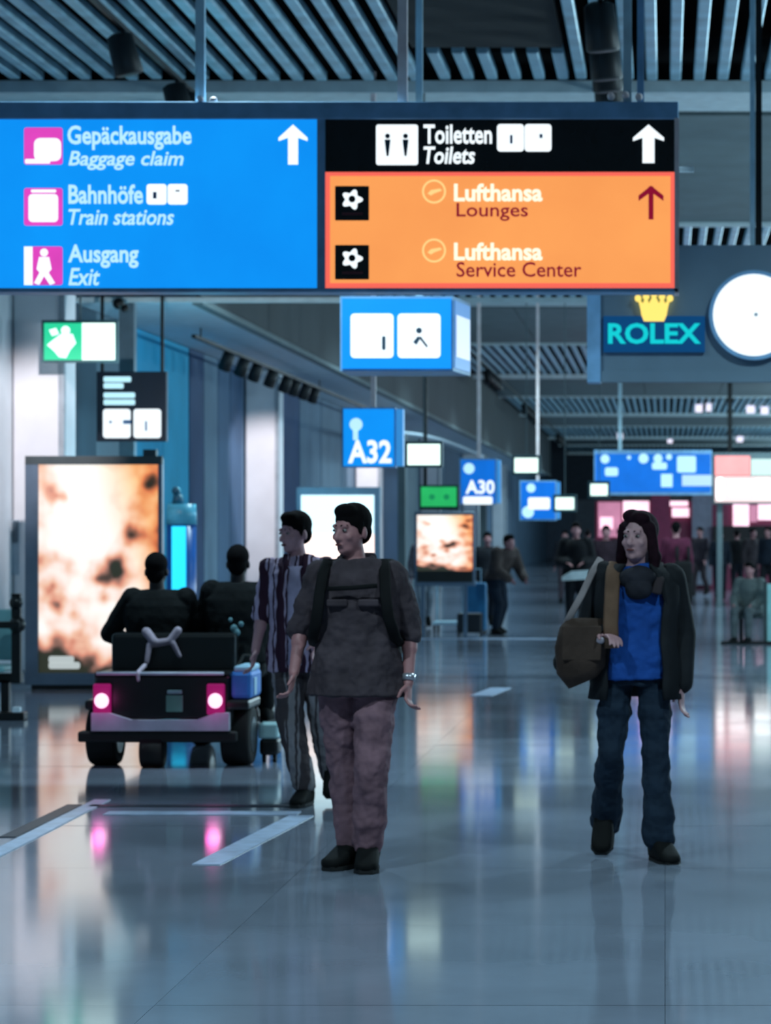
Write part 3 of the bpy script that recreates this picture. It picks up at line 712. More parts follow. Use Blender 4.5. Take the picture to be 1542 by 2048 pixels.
# door hardware on the pale column
pl = thing('call_plate', 'narrow grey handle plate mounted on the nearest tall pale column', 'handle plate', P(30, 1090, 26.99))
obj('plate', rect(24, 1040, 37, 1150, 26.98, 0.02), mat('plate_grey', (150, 170, 185), 0.4), pl)
obj('slot', rrect(25, 1042, 36, 1086, 5, 26.965, 0.02), mat('slot_dark', (70, 90, 104), 0.4), pl)
# ------------------------------------------------------------------ people
M_eye = mat('eye_white', (150, 140, 140), 0.3)
M_iris = mat('iris_dark', (18, 12, 12), 0.3)
M_lip = mat('lip', (110, 52, 52), 0.5)
def skin(n, rgb): return mat(n, rgb, 0.55, vary=0.08, scale=14)
DEF = dict(hip=[(-.09, 0, .92), (.09, 0, .92)], knee=[(-.10, -.03, .49), (.10, -.03, .49)], ank=[(-.10, .02, .09), (.10, .02, .09)],
           sh=[(-.18, .01, 1.43), (.18, .01, 1.43)], el=[(-.25, .04, 1.13), (.25, .04, 1.13)], wr=[(-.26, -.04, .88), (.26, -.04, .88)],
           neck=(0, .01, 1.48), head=(0, -.01, 1.63), hyaw=0.0, hpitch=0.0, foot=[0.0, 0.0], lift=[0.0, 0.0], curl=[0.5, 0.5])
TORSO = [(.86, .155, .105), (.93, .165, .12), (1.0, .158, .118), (1.09, .145, .11), (1.19, .155, .115), (1.30, .17, .122), (1.38, .168, .112), (1.44, .13, .09), (1.49, .062, .06)]
def torso_rings(J, t=0.0, z0=0.0, z1=9.0, wide=1.0, flare=0.0, deep=1.0):
    hc = (V(J['hip'][0])+V(J['hip'][1]))/2; nk = V(J['neck']); R = []
    for z, hw, hd in TORSO:
        zz = hc.z+(z-.92)/(1.48-.92)*(nk.z-hc.z)
        if zz < z0-1e-6 or zz > z1: continue
        f = min(1.0, max(0.0, (zz-hc.z)/(nk.z-hc.z)))
        c = hc.lerp(nk, f); c.z = zz
        fl = flare*max(0, 1-(z-.86)/.35)
        R.append((c, V(((hw*wide+t+fl), 0, 0)), V((0, hd*deep+t+fl*0.8, 0))))
    return R
def hand(bm, W, d, out, curl):
    d = d.normalized(); s = (out-d*out.dot(d)).normalized(); n = d.cross(s)
    # s: thumb side, n: back/palm normal
    loft(bm, [(W-d*.01, s*.026, n*.02), (W+d*.03, s*.036, n*.016), (W+d*.075, s*.042, n*.014), (W+d*.095, s*.038, n*.011)], 10)
    for i, (o, l) in enumerate(((.033, .075), (.011, .085), (-.012, .08), (-.034, .062))):
        p = W+d*.085+s*o; dd = d
        for k, (fr, r) in enumerate(((.45, .0095), (.32, .0088), (.25, .008))):
            ang = curl*(.45+.35*k)
            dd = (dd*math.cos(ang)+n*math.sin(ang)).normalized()
            q = p+dd*l*fr; capsule(bm, p, q, r, r*.94, 8); p = q
    p = W+d*.025+s*.03; q = p+(d*.6+s*.7+n*.25).normalized()*.045; capsule(bm, p, q, .013, .011, 8)
    capsule(bm, q, q+(d*.9+s*.15+n*.35).normalized()*.035, .011, .009, 8)
def limb(bm, pts, rs, t=0.0, n=12):
    for a, b, r0, r1 in zip(pts[:-1], pts[1:], rs[:-1], rs[1:]): capsule(bm, a, b, r0+t, r1+t, n)
def head_matrix(J):
    return Matrix.Translation(V(J['head'])) @ Matrix.Rotation(J['hyaw'], 4, 'Z') @ Matrix.Rotation(J['hpitch'], 4, 'X')
def head_mesh(bm, M, s=1.0):
    q = bmesh.new()
    ball(q, (0, .014, .042), (.075, .094, .084), 20); ball(q, (0, -.018, -.02), (.065, .074, .092), 18)
    ball(q, (0, -.034, -.082), (.047, .048, .036), 14); ball(q, (0, -.066, -.098), (.02, .018, .016), 10)
    capsule(q, (0, -.086, .008), (0, -.107, -.034), .009, .0145, 10); ball(q, (-.013, -.094, -.038), .0095, 8); ball(q, (.013, -.094, -.038), .0095, 8)
    capsule(q, (-.036, -.079, .024), (.036, -.079, .024), .012, .012, 8)
    for sx in (-1, 1):
        ball(q, (sx*.076, .012, -.012), (.011, .02, .031), 10); ball(q, (sx*.042, -.062, -.028), (.02, .02, .02), 10)
    ball(q, (0, -.084, -.066), (.024, .012, .010), 10)
    bmesh.ops.scale(q, vec=(s, s, s), verts=q.verts)
    bmesh.ops.transform(q, matrix=M, verts=q.verts)
    me = bpy.data.meshes.new('h'); q.to_mesh(me); q.free(); bm.from_mesh(me); bpy.data.meshes.remove(me)
def shoe(parent, J, i, m, ms, t=0.0, big=1.0):
    a = V(J['ank'][i]); yaw = J['foot'][i]; lift = J['lift'][i]
    bm = bmesh.new(); L = []
    n = 14
    prof = [(.085, .020, .045, .075), (.07, .034, .0, .10), (.03, .042, .0, .115), (-.03, .044, .0, .108), (-.09, .048, .0, .078), (-.14, .048, .0, .052), (-.18, .040, .0, .042), (-.198, .020, .008, .030)]
    for y, hw, zb, zt in prof:
        hw *= big; zt *= big
        ring = []
        for k in range(n):
            t_ = 2*math.pi*k/n; x = hw*math.copysign(abs(math.cos(t_))**.7, math.cos(t_)); zz = (zb+zt)/2+(zt-zb)/2*math.copysign(abs(math.sin(t_))**.6, math.sin(t_))
            ring.append(bm.verts.new((x, y, zz)))
        L.append(ring)
    for q in range(len(L)-1):
        for k in range(n): bm.faces.new((L[q][k], L[q][(k+1) % n], L[q+1][(k+1) % n], L[q+1][k]))
    bm.faces.new(L[0][::-1]); bm.faces.new(L[-1])
    T = Matrix.Translation((a.x, a.y, a.z-.09)) @ Matrix.Rotation(yaw, 4, 'Z') @ Matrix.Translation((0, -.14, 0)) @ Matrix.Rotation(lift, 4, 'X') @ Matrix.Translation((0, .14, 0))
    bmesh.ops.transform(bm, matrix=T, verts=bm.verts)
    k0 = a+(V(J['knee'][i])-a).normalized()*.075
    capsule(bm, a+V((0, 0, -.02)), k0, .048*big, .05*big, 12)
    o = obj('shoe', bm, m, parent, True)
    bm = bmesh.new()
    for y, hw in ((.075, .036), (-.03, .043), (-.10, .049), (-.15, .049), (-.19, .03)): pass
    L = []
    for zz in (-.006, .012):
        L.append([bm.verts.new((hw*big*sg_, y, zz)) for sg_, seq in ((1, ((.085, .024), (.03, .04), (-.09, .049), (-.15, .05), (-.197, .026))), (-1, ((-.197, .026), (-.15, .05), (-.09, .049), (.03, .04), (.085, .024)))) for y, hw in seq])
    k = len(L[0]); bm.faces.new(L[0][::-1]); bm.faces.new(L[1])
    for q in range(k): bm.faces.new((L[0][q], L[0][(q+1) % k], L[1][(q+1) % k], L[1][q]))
    bmesh.ops.transform(bm, matrix=T, verts=bm.verts)
    obj('sole', bm, ms, o)
def joints(**kw):
    J = {k: (list(v) if isinstance(v, list) else v) for k, v in DEF.items()}; J.update(kw); return J
def person(label, loc, J, skin_m, top, bottom, shoe_m, hair_m, rz=0.0, scale=1.0, near=True, sleeve='long', top_t=.02, hem=.86, flare=.02, leg_t=.02, leg_w=1.0, hair='short', top_name='shirt', wide=1.0, deep=1.0, cuff=1.0, group=None, seated=False, face=True, shoe_big=1.0, wrinkle=1.0):
    vx = .0065 if near else .018
    root = thing('person', label, 'person', loc, rz if rz else 0.0, group)
    root.scale = (scale,)*3
    OFF[root.name] = V((0, 0, 0))
    g = lambda k, i: V(J[k][i])
    M = head_matrix(J)
    bm = bmesh.new()
    loft(bm, torso_rings(J), 18)
    hd = V(J['head']); nk = V(J['neck'])
    capsule(bm, nk-V((0, 0, .06)), hd+V((0, .012, -.05)), .058, .052, 14)
    head_mesh(bm, M)
    for i in (0, 1):
        sx = -1 if i == 0 else 1
        limb(bm, [g('sh', i), g('el', i), g('wr', i)], [.048, .039, .026])
        d = (g('wr', i)-g('el', i)).normalized()
        capsule(bm, g('el', i), g('el', i).lerp(g('wr', i), .35), .038, .040)
        hand(bm, g('wr', i), d, V((-.25*sx, -1, 0)), J['curl'][i]*(1 if i == 0 else -1)*(1))
        limb(bm, [g('hip', i), g('knee', i), g('ank', i)], [.078, .052, .036])
        capsule(bm, g('knee', i).lerp(g('ank', i), .12)+V((0, .012, 0)), g('knee', i).lerp(g('ank', i), .45)+V((0, .012, 0)), .052, .046)
        fd = Matrix.Rotation(J['foot'][i], 3, 'Z') @ V((0, -1, 0))
        capsule(bm, g('ank', i)-V((0, 0, .045)), g('ank', i)-V((0, 0, .062))+fd*.10, .028, .018)
    body = remesh('body', bm, vx, skin_m, root, 3)
    if face:
        for sx in (-1, 1):
            bm = bmesh.new(); ball(bm, (sx*.031, -.0815, .004), (.0135, .009, .0075), 12, M); e = obj('eye', bm, M_eye, body, True)
            bm = bmesh.new(); ball(bm, (sx*.031, -.0885, .004), (.0058, .004, .006), 10, M); obj('iris', bm, M_iris, e, True)
            bm = bmesh.new(); capsule(bm, M @ V((sx*.016, -.087, .026)), M @ V((sx*.044, -.076, .028)), .005, .0035, 8); obj('eyebrow', bm, hair_m, body, True)
        bm = bmesh.new(); ball(bm, (0, -.093, -.066), (.022, .006, .0065), 12, M); obj('lips', bm, M_lip, body, True)
    # hair
    bm = bmesh.new(); q = bmesh.new()
    if hair == 'short':
        ball(q, (0, .020, .052), (.083, .100, .088), 18); ball(q, (0, -.035, .095), (.066, .052, .040), 14); ball(q, (0, .065, -.005), (.068, .045, .065), 14)
        for sx in (-1, 1): capsule(q, (sx*.074, -.005, .035), (sx*.073, -.012, -.012), .012, .007, 8)
    elif hair == 'long':
        ball(q, (0, .026, .052), (.090, .102, .094), 18); ball(q, (.02, -.042, .098), (.060, .040, .034), 14); ball(q, (-.03, -.02, .11), (.05, .05, .036), 12)
        for sx in (-1, 1):
            capsule(q, (sx*.074, -.02, .055), (sx*.092, .0, -.10), .028, .030, 10); capsule(q, (sx*.092, .01, -.09), (sx*.085, .0, -.23), .034, .016, 10)
        ball(q, (0, .07, -.06), (.078, .045, .12), 14)
    else:                                             # crop seen from behind
        ball(q, (0, .020, .050), (.082, .100, .088), 18); ball(q, (0, .06, -.02), (.068, .045, .07), 14)
    bmesh.ops.transform(q, matrix=M, verts=q.verts)
    # cut the face free: keep hair behind the brow line
    remesh('hair', q, vx*1.15, hair_m, root, 2)
    bm.free()
    # trousers
    bm = bmesh.new()
    zt = (V(J['hip'][0]).z+.10)
    R = torso_rings(J, .012, 0, zt+.02); 
    if len(R) > 1: loft(bm, R, 18)
    for i in (0, 1):
        a = g('ank', i)+(g('knee', i)-g('ank', i)).normalized()*.03
        limb(bm, [g('hip', i), g('knee', i), a], [.080*leg_w, .056*leg_w, .042*cuff], leg_t)
        m2 = g('hip', i).lerp(g('knee', i), .45); ball(bm, m2, (.078*leg_w+leg_t,)*3, 12)
    remesh('trousers', bm, vx*1.15, bottom, root, 3, .016*wrinkle if near else 0)
    # top
    if top is not None:
        bm = bmesh.new()
        R = torso_rings(J, top_t, hem-.001, 9, wide, flare, deep)
        c0, a0, b0 = R[0]
        if c0.z > hem+.01: R = [(V((c0.x, c0.y, hem)), a0*1.02, b0*1.02)]+R
        loft(bm, R, 20)
        for i in (0, 1):
            capsule(bm, V(J['neck'])+V((0, .01, -.045)), g('sh', i)+V((0, 0, -.01)), .058+top_t*.4, .05+top_t*.5)
            capsule(bm, V(J['neck'])+V((0, .01, -.12)), g('sh', i)+V((0, 0, -.07)), .08+top_t*.4, .06+top_t*.4)
        for i in (0, 1):
            e, w_ = g('el', i), g('wr', i)
            if sleeve == 'long': limb(bm, [g('sh', i), e, e.lerp(w_, .93)], [.056, .046, .036], top_t*.8)
            else: limb(bm, [g('sh', i), g('sh', i).lerp(e, .5), e.lerp(w_, .02)], [.052, .050, .049], top_t*.55)
        remesh(top_name, bm, vx*1.15, top, root, 3, .018*wrinkle if near else 0)
    if shoe_m:
        for i in (0, 1): shoe(root, J, i, shoe_m, M_dark, 0.0, shoe_big)
    return root, body, M
def band(root, name, pts, wd, th, m, nrm=(0, -1, 0)):
    bm = bmesh.new(); R = []
    pts = [V(p) for p in pts]
    for i, p in enumerate(pts):
        d = (pts[min(i+1, len(pts)-1)]-pts[max(i-1, 0)]).normalized(); s = d.cross(V(nrm)).normalized(); n = s.cross(d).normalized()
        R.append((p, s*wd/2, n*th/2))
    loft(bm, R, 8); return obj(name, bm, m, root, True)

def cloth(name, rgb, stripes=None, scale=20, vary=0.25, bump=0.3):
    m = mat(name, rgb, 0.85, vary=vary, scale=9, bump=bump, spec=0.2)
    if stripes:
        N, Lk = m.node_tree.nodes, m.node_tree.links; b = N['Principled BSDF']
        tc = N.new('ShaderNodeTexCoord')
        src = [n for n in N if n.type == 'VALTORGB'][0].outputs[0]
        for axis, sc_, lo in (('X', scale, 0.55), ('X', scale*2.7, 0.8)):
            wv = N.new('ShaderNodeTexWave'); wv.wave_type = 'BANDS'; wv.bands_direction = axis; wv.inputs['Scale'].default_value = sc_; wv.inputs['Distortion'].default_value = 2.2; wv.inputs['Detail Scale'].default_value = 2.0
            Lk.new(tc.outputs['Object'], wv.inputs['Vector'])
            r = N.new('ShaderNodeValToRGB'); r.color_ramp.elements[0].position = lo; r.color_ramp.elements[1].position = lo+.08
            Lk.new(wv.outputs['Fac'], r.inputs['Fac'])
            mx = N.new('ShaderNodeMix'); mx.data_type = 'RGBA'; Lk.new(r.outputs[0], mx.inputs[0]); Lk.new(src, mx.inputs[6]); mx.inputs[7].default_value = (*s2l(stripes), 1)
            src = mx.outputs[2]
        Lk.new(src, b.inputs['Base Color'])
    return m
M_hair = mat('hair_black', (11, 9, 11), 0.85, vary=0.3, scale=40, spec=0.1)
M_hairm = mat('hair_maroon', (34, 14, 24), 0.85, vary=0.3, scale=40, spec=0.15)
M_boot = mat('boot_black', (9, 11, 12), 0.75, spec=0.2)
SK1 = skin('skin_warm', (170, 118, 120)); SK2 = skin('skin_light', (186, 140, 148)); SK3 = skin('skin_pale', (190, 146, 150))

# man nearest the viewer: brown shirt, backpack straps, looking aside
def J1p(px, py, y=0.0, D=12.16): return ((px-705)/411.0, y, (1742-py)/411.0)
J = joints(hip=[(-.07, 0, .90), (.115, 0, .90)], knee=[(-.045, .06, .50), (.105, -.12, .50)], ank=[(-.005, .03, .10), (.085, -.06, .10)],
           sh=[(-.155, .02, 1.43), (.195, .02, 1.42)], el=[(-.255, .05, 1.17), (.275, .05, 1.15)], wr=[(-.28, -.04, .95), (.275, -.03, .90)],
           neck=(.02, .01, 1.49), head=(-.005, -.01, 1.638), hyaw=-.62, hpitch=.02, foot=[-.55, .05], lift=[0, 0], curl=[1.0, 1.15])
M_khaki = cloth('shirt_brown', (70, 60, 66)); M_cargo = cloth('trousers_mauve_brown', (122, 92, 102))
r1, b1, M1 = person('man in brown shirt and backpack walking nearest, looking aside', (P(705, 0, 12.16).x, 12.16, 0), J, SK1, M_khaki, M_cargo, M_boot, M_hair, sleeve='short', top_t=.034, hem=.84, flare=.03, leg_t=.028, wide=1.08, cuff=1.15, top_name='shirt', shoe_big=1.22)
M_strap = cloth('strap_black', (20, 20, 22))
for sx in (-1, 1):
    band(r1, 'backpack_strap', [(sx*.13+.02, .08, 1.485), (sx*.135+.02, -.02, 1.492), (sx*.148+.02, -.105, 1.435), (sx*.158+.02, -.162, 1.33), (sx*.172+.02, -.155, 1.22), (sx*.20+.02, -.10, 1.12), (sx*.21+.02, .02, 1.08)], .055, .016, M_strap)
band(r1, 'chest_strap', [(-.10, -.172, 1.36), (.02, -.190, 1.365), (.14, -.172, 1.375)], .022, .012, M_strap)
bm = B(-.17, .21, .15, .34, .98, 1.50, .05); bp_ = obj('backpack', bm, M_strap, r1, True)
bm = B(-.11, .15, .33, .40, 1.02, 1.25, .03); obj('backpack_pocket', bm, M_strap, bp_, True)
bm = bmesh.new()
for k in range(24): pass
a, b_ = V(J['el'][1]), V(J['wr'][1]); d = (b_-a).normalized(); u, v_ = basis(d); q = a.lerp(b_, .9)
loft(bm, [(q-d*.016, u*.034, v_*.034), (q+d*.016, u*.033, v_*.033)], 16); obj('wristwatch', bm, mat('watch_silver', (190, 190, 200), 0.3, 0.7), r1, True)
bm = B(-.06+.02, .10, -.178, -.168, 1.28, 1.375, .004); 
for sx in (-1, 1):
    o = obj('chest_pocket', B(sx*.075+.02-.05, sx*.075+.02+.05, -.166, -.140, 1.275, 1.31, .008), M_khaki, r1)
bm = bmesh.new(); capsule(bm, V(J['neck'])+V((-.075, -.03, .01)), V(J['neck'])+V((0, -.115, -.06)), .02, .016, 8); capsule(bm, V(J['neck'])+V((.075, -.03, .01)), V(J['neck'])+V((0, -.115, -.06)), .02, .016, 8)
capsule(bm, V(J['neck'])+V((-.07, .04, .02)), V(J['neck'])+V((.07, .04, .02)), .022, .022, 8)
obj('collar', bm, M_khaki, r1, True)

# second man: plaid shirt over pale tee, behind the first
J = joints(hip=[(-.05, 0, .92), (.12, 0, .92)], knee=[(-.02, -.06, .50), (.16, .04, .50)], ank=[(.07, -.04, .10), (.19, .22, .15)],
           sh=[(-.145, .02, 1.42), (.18, .02, 1.42)], el=[(-.20, .03, 1.14), (.22, .02, 1.14)], wr=[(-.225, -.08, .92), (.16, -.16, .95)],
           neck=(.02, .01, 1.48), head=(.0, -.01, 1.625), hyaw=-.70, hpitch=.05, foot=[-.2, .1], lift=[0, .5], curl=[.6, .6])
M_plaid = cloth('shirt_plaid', (190, 172, 200), (58, 34, 52), 2.6)
M_camo = cloth('trousers_mottled', (140, 136, 142), (74, 66, 70), 2.2)
r2, b2, M2 = person('man in open plaid shirt and mottled trousers walking just behind the brown shirt', (P(590, 0, 15.0).x, 15.0, 0), J, SK2, M_plaid, M_camo, M_boot, M_hair, sleeve='short', top_t=.026, hem=.80, flare=.02, leg_t=.026, cuff=1.1)
bm = bmesh.new()
loft(bm, [(V((.02, -.137, .84)), V((.045, 0, 0)), V((0, .02, 0))), (V((.02, -.152, 1.1)), V((.045, 0, 0)), V((0, .02, 0))), (V((.02, -.156, 1.3)), V((.05, 0, 0)), V((0, .02, 0))), (V((.02, -.115, 1.43)), V((.055, 0, 0)), V((0, .02, 0)))], 12)
obj('undershirt', bm, cloth('tee_pale', (178, 168, 198)), r2, True)
for sx in (-1, 1): band(r2, 'lapel', [(sx*.06+.02, -.06, 1.50), (sx*.055+.02, -.145, 1.40), (sx*.062+.02, -.170, 1.25), (sx*.066+.02, -.165, 1.0), (sx*.07+.02, -.160, .80)], .045, .014, M_plaid)

# person with blue tee, open dark jacket and brown shoulder bag
J = joints(hip=[(-.075, 0, .93), (.105, 0, .93)], knee=[(-.11, -.04, .52), (.118, -.05, .50)], ank=[(-.14, .24, .135), (.135, -.06, .09)],
           sh=[(-.15, .02, 1.41), (.19, .02, 1.40)], el=[(-.22, .06, 1.13), (.25, .06, 1.12)], wr=[(-.13, -.13, 1.12), (.245, .0, .86)],
           neck=(.025, .01, 1.46), head=(.03, -.01, 1.60), hyaw=-.42, hpitch=-.10, foot=[-.1, .35], lift=[.55, 0], curl=[.6, .5])
M_tee = cloth('tee_blue', (30, 78, 158), vary=0.15); M_jean = cloth('jeans_dark', (30, 44, 60), vary=0.2)
M_jack = cloth('jacket_dark', (34, 36, 40)); 
r3, b3, M3 = person('long-haired person in blue tee and open dark jacket carrying a brown bag', (P(1265, 0, 12.5).x, 12.5, 0), J, SK3, M_tee, M_jean, M_boot, M_hairm, sleeve='short', top_t=.018, hem=.90, flare=.01, leg_t=.010, leg_w=1.0, cuff=1.7, shoe_big=1.15, hair='long', top_name='tee_shirt')
bm = bmesh.new()
R = torso_rings(J, .045, .84, 1.50, 1.04, .015)
c0, a0, b0 = R[0]; R = [(V((c0.x, c0.y, .80)), a0*1.05, b0*1.05)]+R
L = []
n = 22; gap = math.radians(38)
for k, (c, a, b_) in enumerate(R):
    ring = []
    gp = gap*(1.0 if k < len(R)-3 else .85)
    for i in range(n+1):
        t = -math.pi/2+gp+(2*math.pi-2*gp)*i/n
        ring.append(bm.verts.new(c+a*math.cos(t)+b_*math.sin(t)))
    L.append(ring)
for q in range(len(L)-1):
    for i in range(n): bm.faces.new((L[q][i], L[q][i+1], L[q+1][i+1], L[q+1][i]))
jk = obj('jacket', bm, M_jack, r3, True)
md = jk.modifiers.new('t', 'SOLIDIFY'); md.thickness = .014; md.offset = 0
for i in (0, 1):
    bm = bmesh.new(); e, w_ = V(J['el'][i]), V(J['wr'][i])
    limb(bm, [V(J['sh'][i]), e, e.lerp(w_, .92)], [.062, .052, .042], .018); remesh('sleeve', bm, .009, M_jack, jk, 4)
M_tan = cloth('lining_tan', (112, 86, 70)); M_bag = cloth('bag_brown', (70, 56, 50), bump=.6)
band(r3, 'scarf', [(-.085, .02, 1.475), (-.095, -.10, 1.43), (-.10, -.175, 1.32), (-.105, -.195, 1.18), (-.10, -.19, 1.06)], .075, .02, M_tan)
band(r3, 'scarf', [(.13, .02, 1.475), (.135, -.11, 1.40), (.12, -.165, 1.33)], .05, .02, cloth('scarf_dark', (56, 48, 52)))
bm = bmesh.new()
loft(bm, [(V((-.245, -.10, .885)), V((.07, 0, .03)), V((0, .05, 0))), (V((-.25, -.11, .95)), V((.125, 0, .02)), V((0, .09, 0))), (V((-.255, -.11, 1.06)), V((.13, 0, 0)), V((0, .095, 0))), (V((-.245, -.10, 1.16)), V((.115, 0, 0)), V((0, .08, 0))), (V((-.235, -.09, 1.205)), V((.09, 0, 0)), V((0, .05, 0)))], 16)
bg = thing('shoulder_bag', 'slouchy brown shoulder bag hanging at the side of the long-haired person', 'bag', (P(1265, 0, 12.5).x, 12.5, 0)); OFF[bg.name] = V((0, 0, 0))
obj('bag_body', bm, M_bag, bg, True)
obj('bag_flap', B(-.345, -.15, -.20, -.185, 1.0, 1.17, .006), M_bag, bg)
bm = bmesh.new(); ball(bm, (-.355, -.08, .985), (.04, .05, .05), 12); obj('bag_tassel', bm, M_dark, bg, True)
band(bg, 'bag_strap', [(-.335, -.10, 1.16), (-.30, -.13, 1.23), (-.25, -.12, 1.32), (-.20, -.06, 1.43), (-.16, .02, 1.50)], .035, .012, cloth('strap_pale', (150, 140, 142)))
bm = bmesh.new(); ball(bm, (-.155, -.197, 1.10), (.022, .012, .018), 10); obj('buckle', bm, mat('buckle', (170, 160, 172), .4), bg, True)

bm = bmesh.new()
ball(bm, (.03, -.085, 1.40), (.105, .075, .062), 16); ball(bm, (.035, -.135, 1.345), (.075, .05, .05), 14); ball(bm, (.03, .03, 1.44), (.11, .09, .05), 14)
remesh('neck_scarf', bm, .008, cloth('scarf_charcoal', (40, 40, 48)), r3, 3, .012)

# ------------------------------------------------------------------ electric cart with two riders
D = 17.3
cx = P(330, 0, D).x
cart = thing('electric_cart', 'black electric passenger cart seen from behind with glowing tail lights', 'cart', (cx, D, 0))
OFF[cart.name] = V((0, 0, 0))
M_cart = mat('cart_black', (16, 18, 20), 0.35); M_bump = mat('cart_bumper', (185, 188, 205), 0.4, 0.0); M_tire = mat('tire', (10, 11, 12), 0.8)
M_rim = mat('wheel_rim', (70, 78, 84), 0.4, 0.5)
def wheel(x, y, r, wd, name='wheel'):
    bm = bmesh.new(); R = []
    for t, k in ((-1, .80), (-1, .93), (-.8, 1.0), (.8, 1.0), (1, .93), (1, .80)): R.append((V((x+t*wd/2, y, r)), V((0, r*k, 0)), V((0, 0, r*k))))
    loft(bm, R, 28); o = obj(name, bm, M_tire, cart, True)
    bm = bmesh.new(); loft(bm, [(V((x-wd*.52, y, r)), V((0, r*.6, 0)), V((0, 0, r*.6))), (V((x+wd*.52, y, r)), V((0, r*.6, 0)), V((0, 0, r*.6)))], 18); obj('rim', bm, M_rim, o)
wheel(-.465, .25, .21, .20); wheel(.47, .25, .21, .20); wheel(-.09, 1.9, .21, .14)
obj('chassis', B(-.52, .46, .05, 2.2, .20, .30, .02), M_cart, cart)
obj('axle', B(-.40, .40, .2, .3, .16, .22), M_dark, cart)
bm = bmesh.new(); prism(bm, [(-.50, .26), (.45, .26), (.45, .385), (.36, .385), (.22, .335), (-.22, .335), (-.38, .385), (-.50, .385)], -.05, .02); obj('bumper', bm, M_bump, cart)
obj('bumper_step', B(-.60, .50, -.03, .10, .18, .255, .015), M_dark, cart)
obj('rear_panel', B(-.48, .44, .0, .10, .34, .66, .015), M_cart, cart)
obj('rear_deck', B(-.49, .45, .0, .55, .62, .66, .01), M_cart, cart)
for sx in (-1, 1):
    obj('fender', B(sx*.56 if sx < 0 else .40, -.38 if sx < 0 else .58, .0, .5, .40, .47, .02), M_cart, cart)
    obj('side_panel', B((-.50 if sx < 0 else .42), (-.46 if sx < 0 else .46), .05, 2.1, .28, .64, .01), M_cart, cart)
M_tail = glow('tail_red', (170, 20, 110), 0.55); M_tailc = glow('tail_core', (255, 190, 225), 1.8)
for x in (-.43, .355):
    h = obj('tail_light', B(x-.062, x+.062, -.035, .0, .37, .585, .012), M_tail, cart)
    bm = bmesh.new(); ball(bm, (x, -.04, .468), (.050, .02, .052), 18); obj('lamp_core', bm, M_tailc, h, True)
    lamp('tail_glow', 'POINT', (cx+x, D-.16, .47), 0.45, (1.0, .12, .55), shadow_soft_size=.05)
obj('number_plate', B(.01, .125, -.015, .0, .39, .505, .004), mat('plate_green', (95, 150, 135), .5), cart)
obj('plate_light', B(.02, .12, -.03, .0, .515, .54, .004), mat('plate_lamp', (120, 150, 158), .4), cart)
bm = bmesh.new(); tube(bm, (-.47, -.02, .655), (.41, -.02, .655), .012, None, 10); obj('rear_rail', bm, M_bump, cart, True)
obj('seat_back', B(-.45, .43, .34, .46, .64, .92, .03), M_cart, cart)
obj('seat', B(-.45, .43, .42, .95, .52, .64, .03), M_cart, cart)
bm = bmesh.new(); tube(bm, (-.11, .0, .24), (-.11, .06, .05), .03, .05, 10); obj('tow_hitch', bm, M_dark, cart)
bm = bmesh.new(); loft(bm, [(V((-.17, .06, .12)), V((0, .12, 0)), V((0, 0, .12))), (V((-.02, .06, .12)), V((0, .12, 0)), V((0, 0, .12)))], 20); obj('rear_caster', bm, M_tire, cart, True)
obj('front_column', B(-.16, .0, 1.75, 2.05, .28, .95, .04), M_cart, cart)
bm = bmesh.new(); tube(bm, (-.35, 1.72, 1.0), (.17, 1.72, 1.0), .015, None, 8); obj('handlebar', bm, M_dark, cart)
# knotted cloth over the seat back
kc = thing('knotted_cloth', 'pale crumpled cloth knotted over the back of the cart', 'cloth', (cx, D, 0)); OFF[kc.name] = V((0, 0, 0))
M_cloth = cloth('cloth_pale', (176, 160, 176))
bm = bmesh.new()
for p0, p1, r0, r1 in (((-.19, .30, .93), (-.13, .28, .86), .035, .03), ((-.13, .29, .85), (-.02, .29, .865), .03, .026), ((-.02, .29, .87), (.03, .30, .94), .028, .03), ((.0, .28, .85), (.045, .29, .76), .022, .016), ((-.165, .28, .84), (-.18, .26, .72), .022, .018), ((-.18, .2, .70), (-.18, -.02, .665), .018, .016), ((-.18, -.04, .655), (-.175, -.045, .61), .016, .012)):
    capsule(bm, p0, p1, r0, r1, 10)
remesh('cloth_body', bm, .008, M_cloth, kc, 2)
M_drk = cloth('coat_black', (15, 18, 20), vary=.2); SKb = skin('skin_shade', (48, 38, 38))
def rider(label, x, z, rz, lean=0.0, wide=1.0, elw=.33):
    dz = z-1.47
    J = joints(hip=[(-.09, 0, .66), (.09, 0, .66)], knee=[(-.12, -.44, .68), (.12, -.44, .68)], ank=[(-.12, -.50, .33), (.12, -.50, .33)],
               sh=[(-.19, 0, 1.155+dz), (.19, 0, 1.155+dz)], el=[(-.25, -.08, .90+dz), (elw, -.08, .90+dz)], wr=[(-.24, -.32, .80), (.24, -.32, .80)],
               neck=(lean*.7, .0, 1.20+dz), head=(lean, -.01, 1.35+dz), curl=[.8, .8])
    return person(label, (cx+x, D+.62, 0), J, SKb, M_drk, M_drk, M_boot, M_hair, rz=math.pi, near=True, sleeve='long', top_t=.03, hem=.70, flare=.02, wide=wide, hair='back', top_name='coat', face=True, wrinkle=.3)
ra, _, _ = rider('rider in black coat sitting on the cart in front of the autumn poster', -.165, 1.475, math.pi, .02, 1.3, .37)
rb, _, _ = rider('rider in black coat sitting on the cart, the upright one nearer the plaid shirt', .40, 1.53, math.pi, 0.0, 1.25, .27)
bm = bmesh.new()
for (x, z, s_) in ((-.03, .98, .022), (.02, .95, .03), (-.0, .92, .028), (.045, 1.01, .018)): ball(bm, (x-.02, .172, z), (s_, .012, s_), 8)
remesh('back_print', bm, .006, cloth('print_pale', (110, 150, 160)), rb, 1)
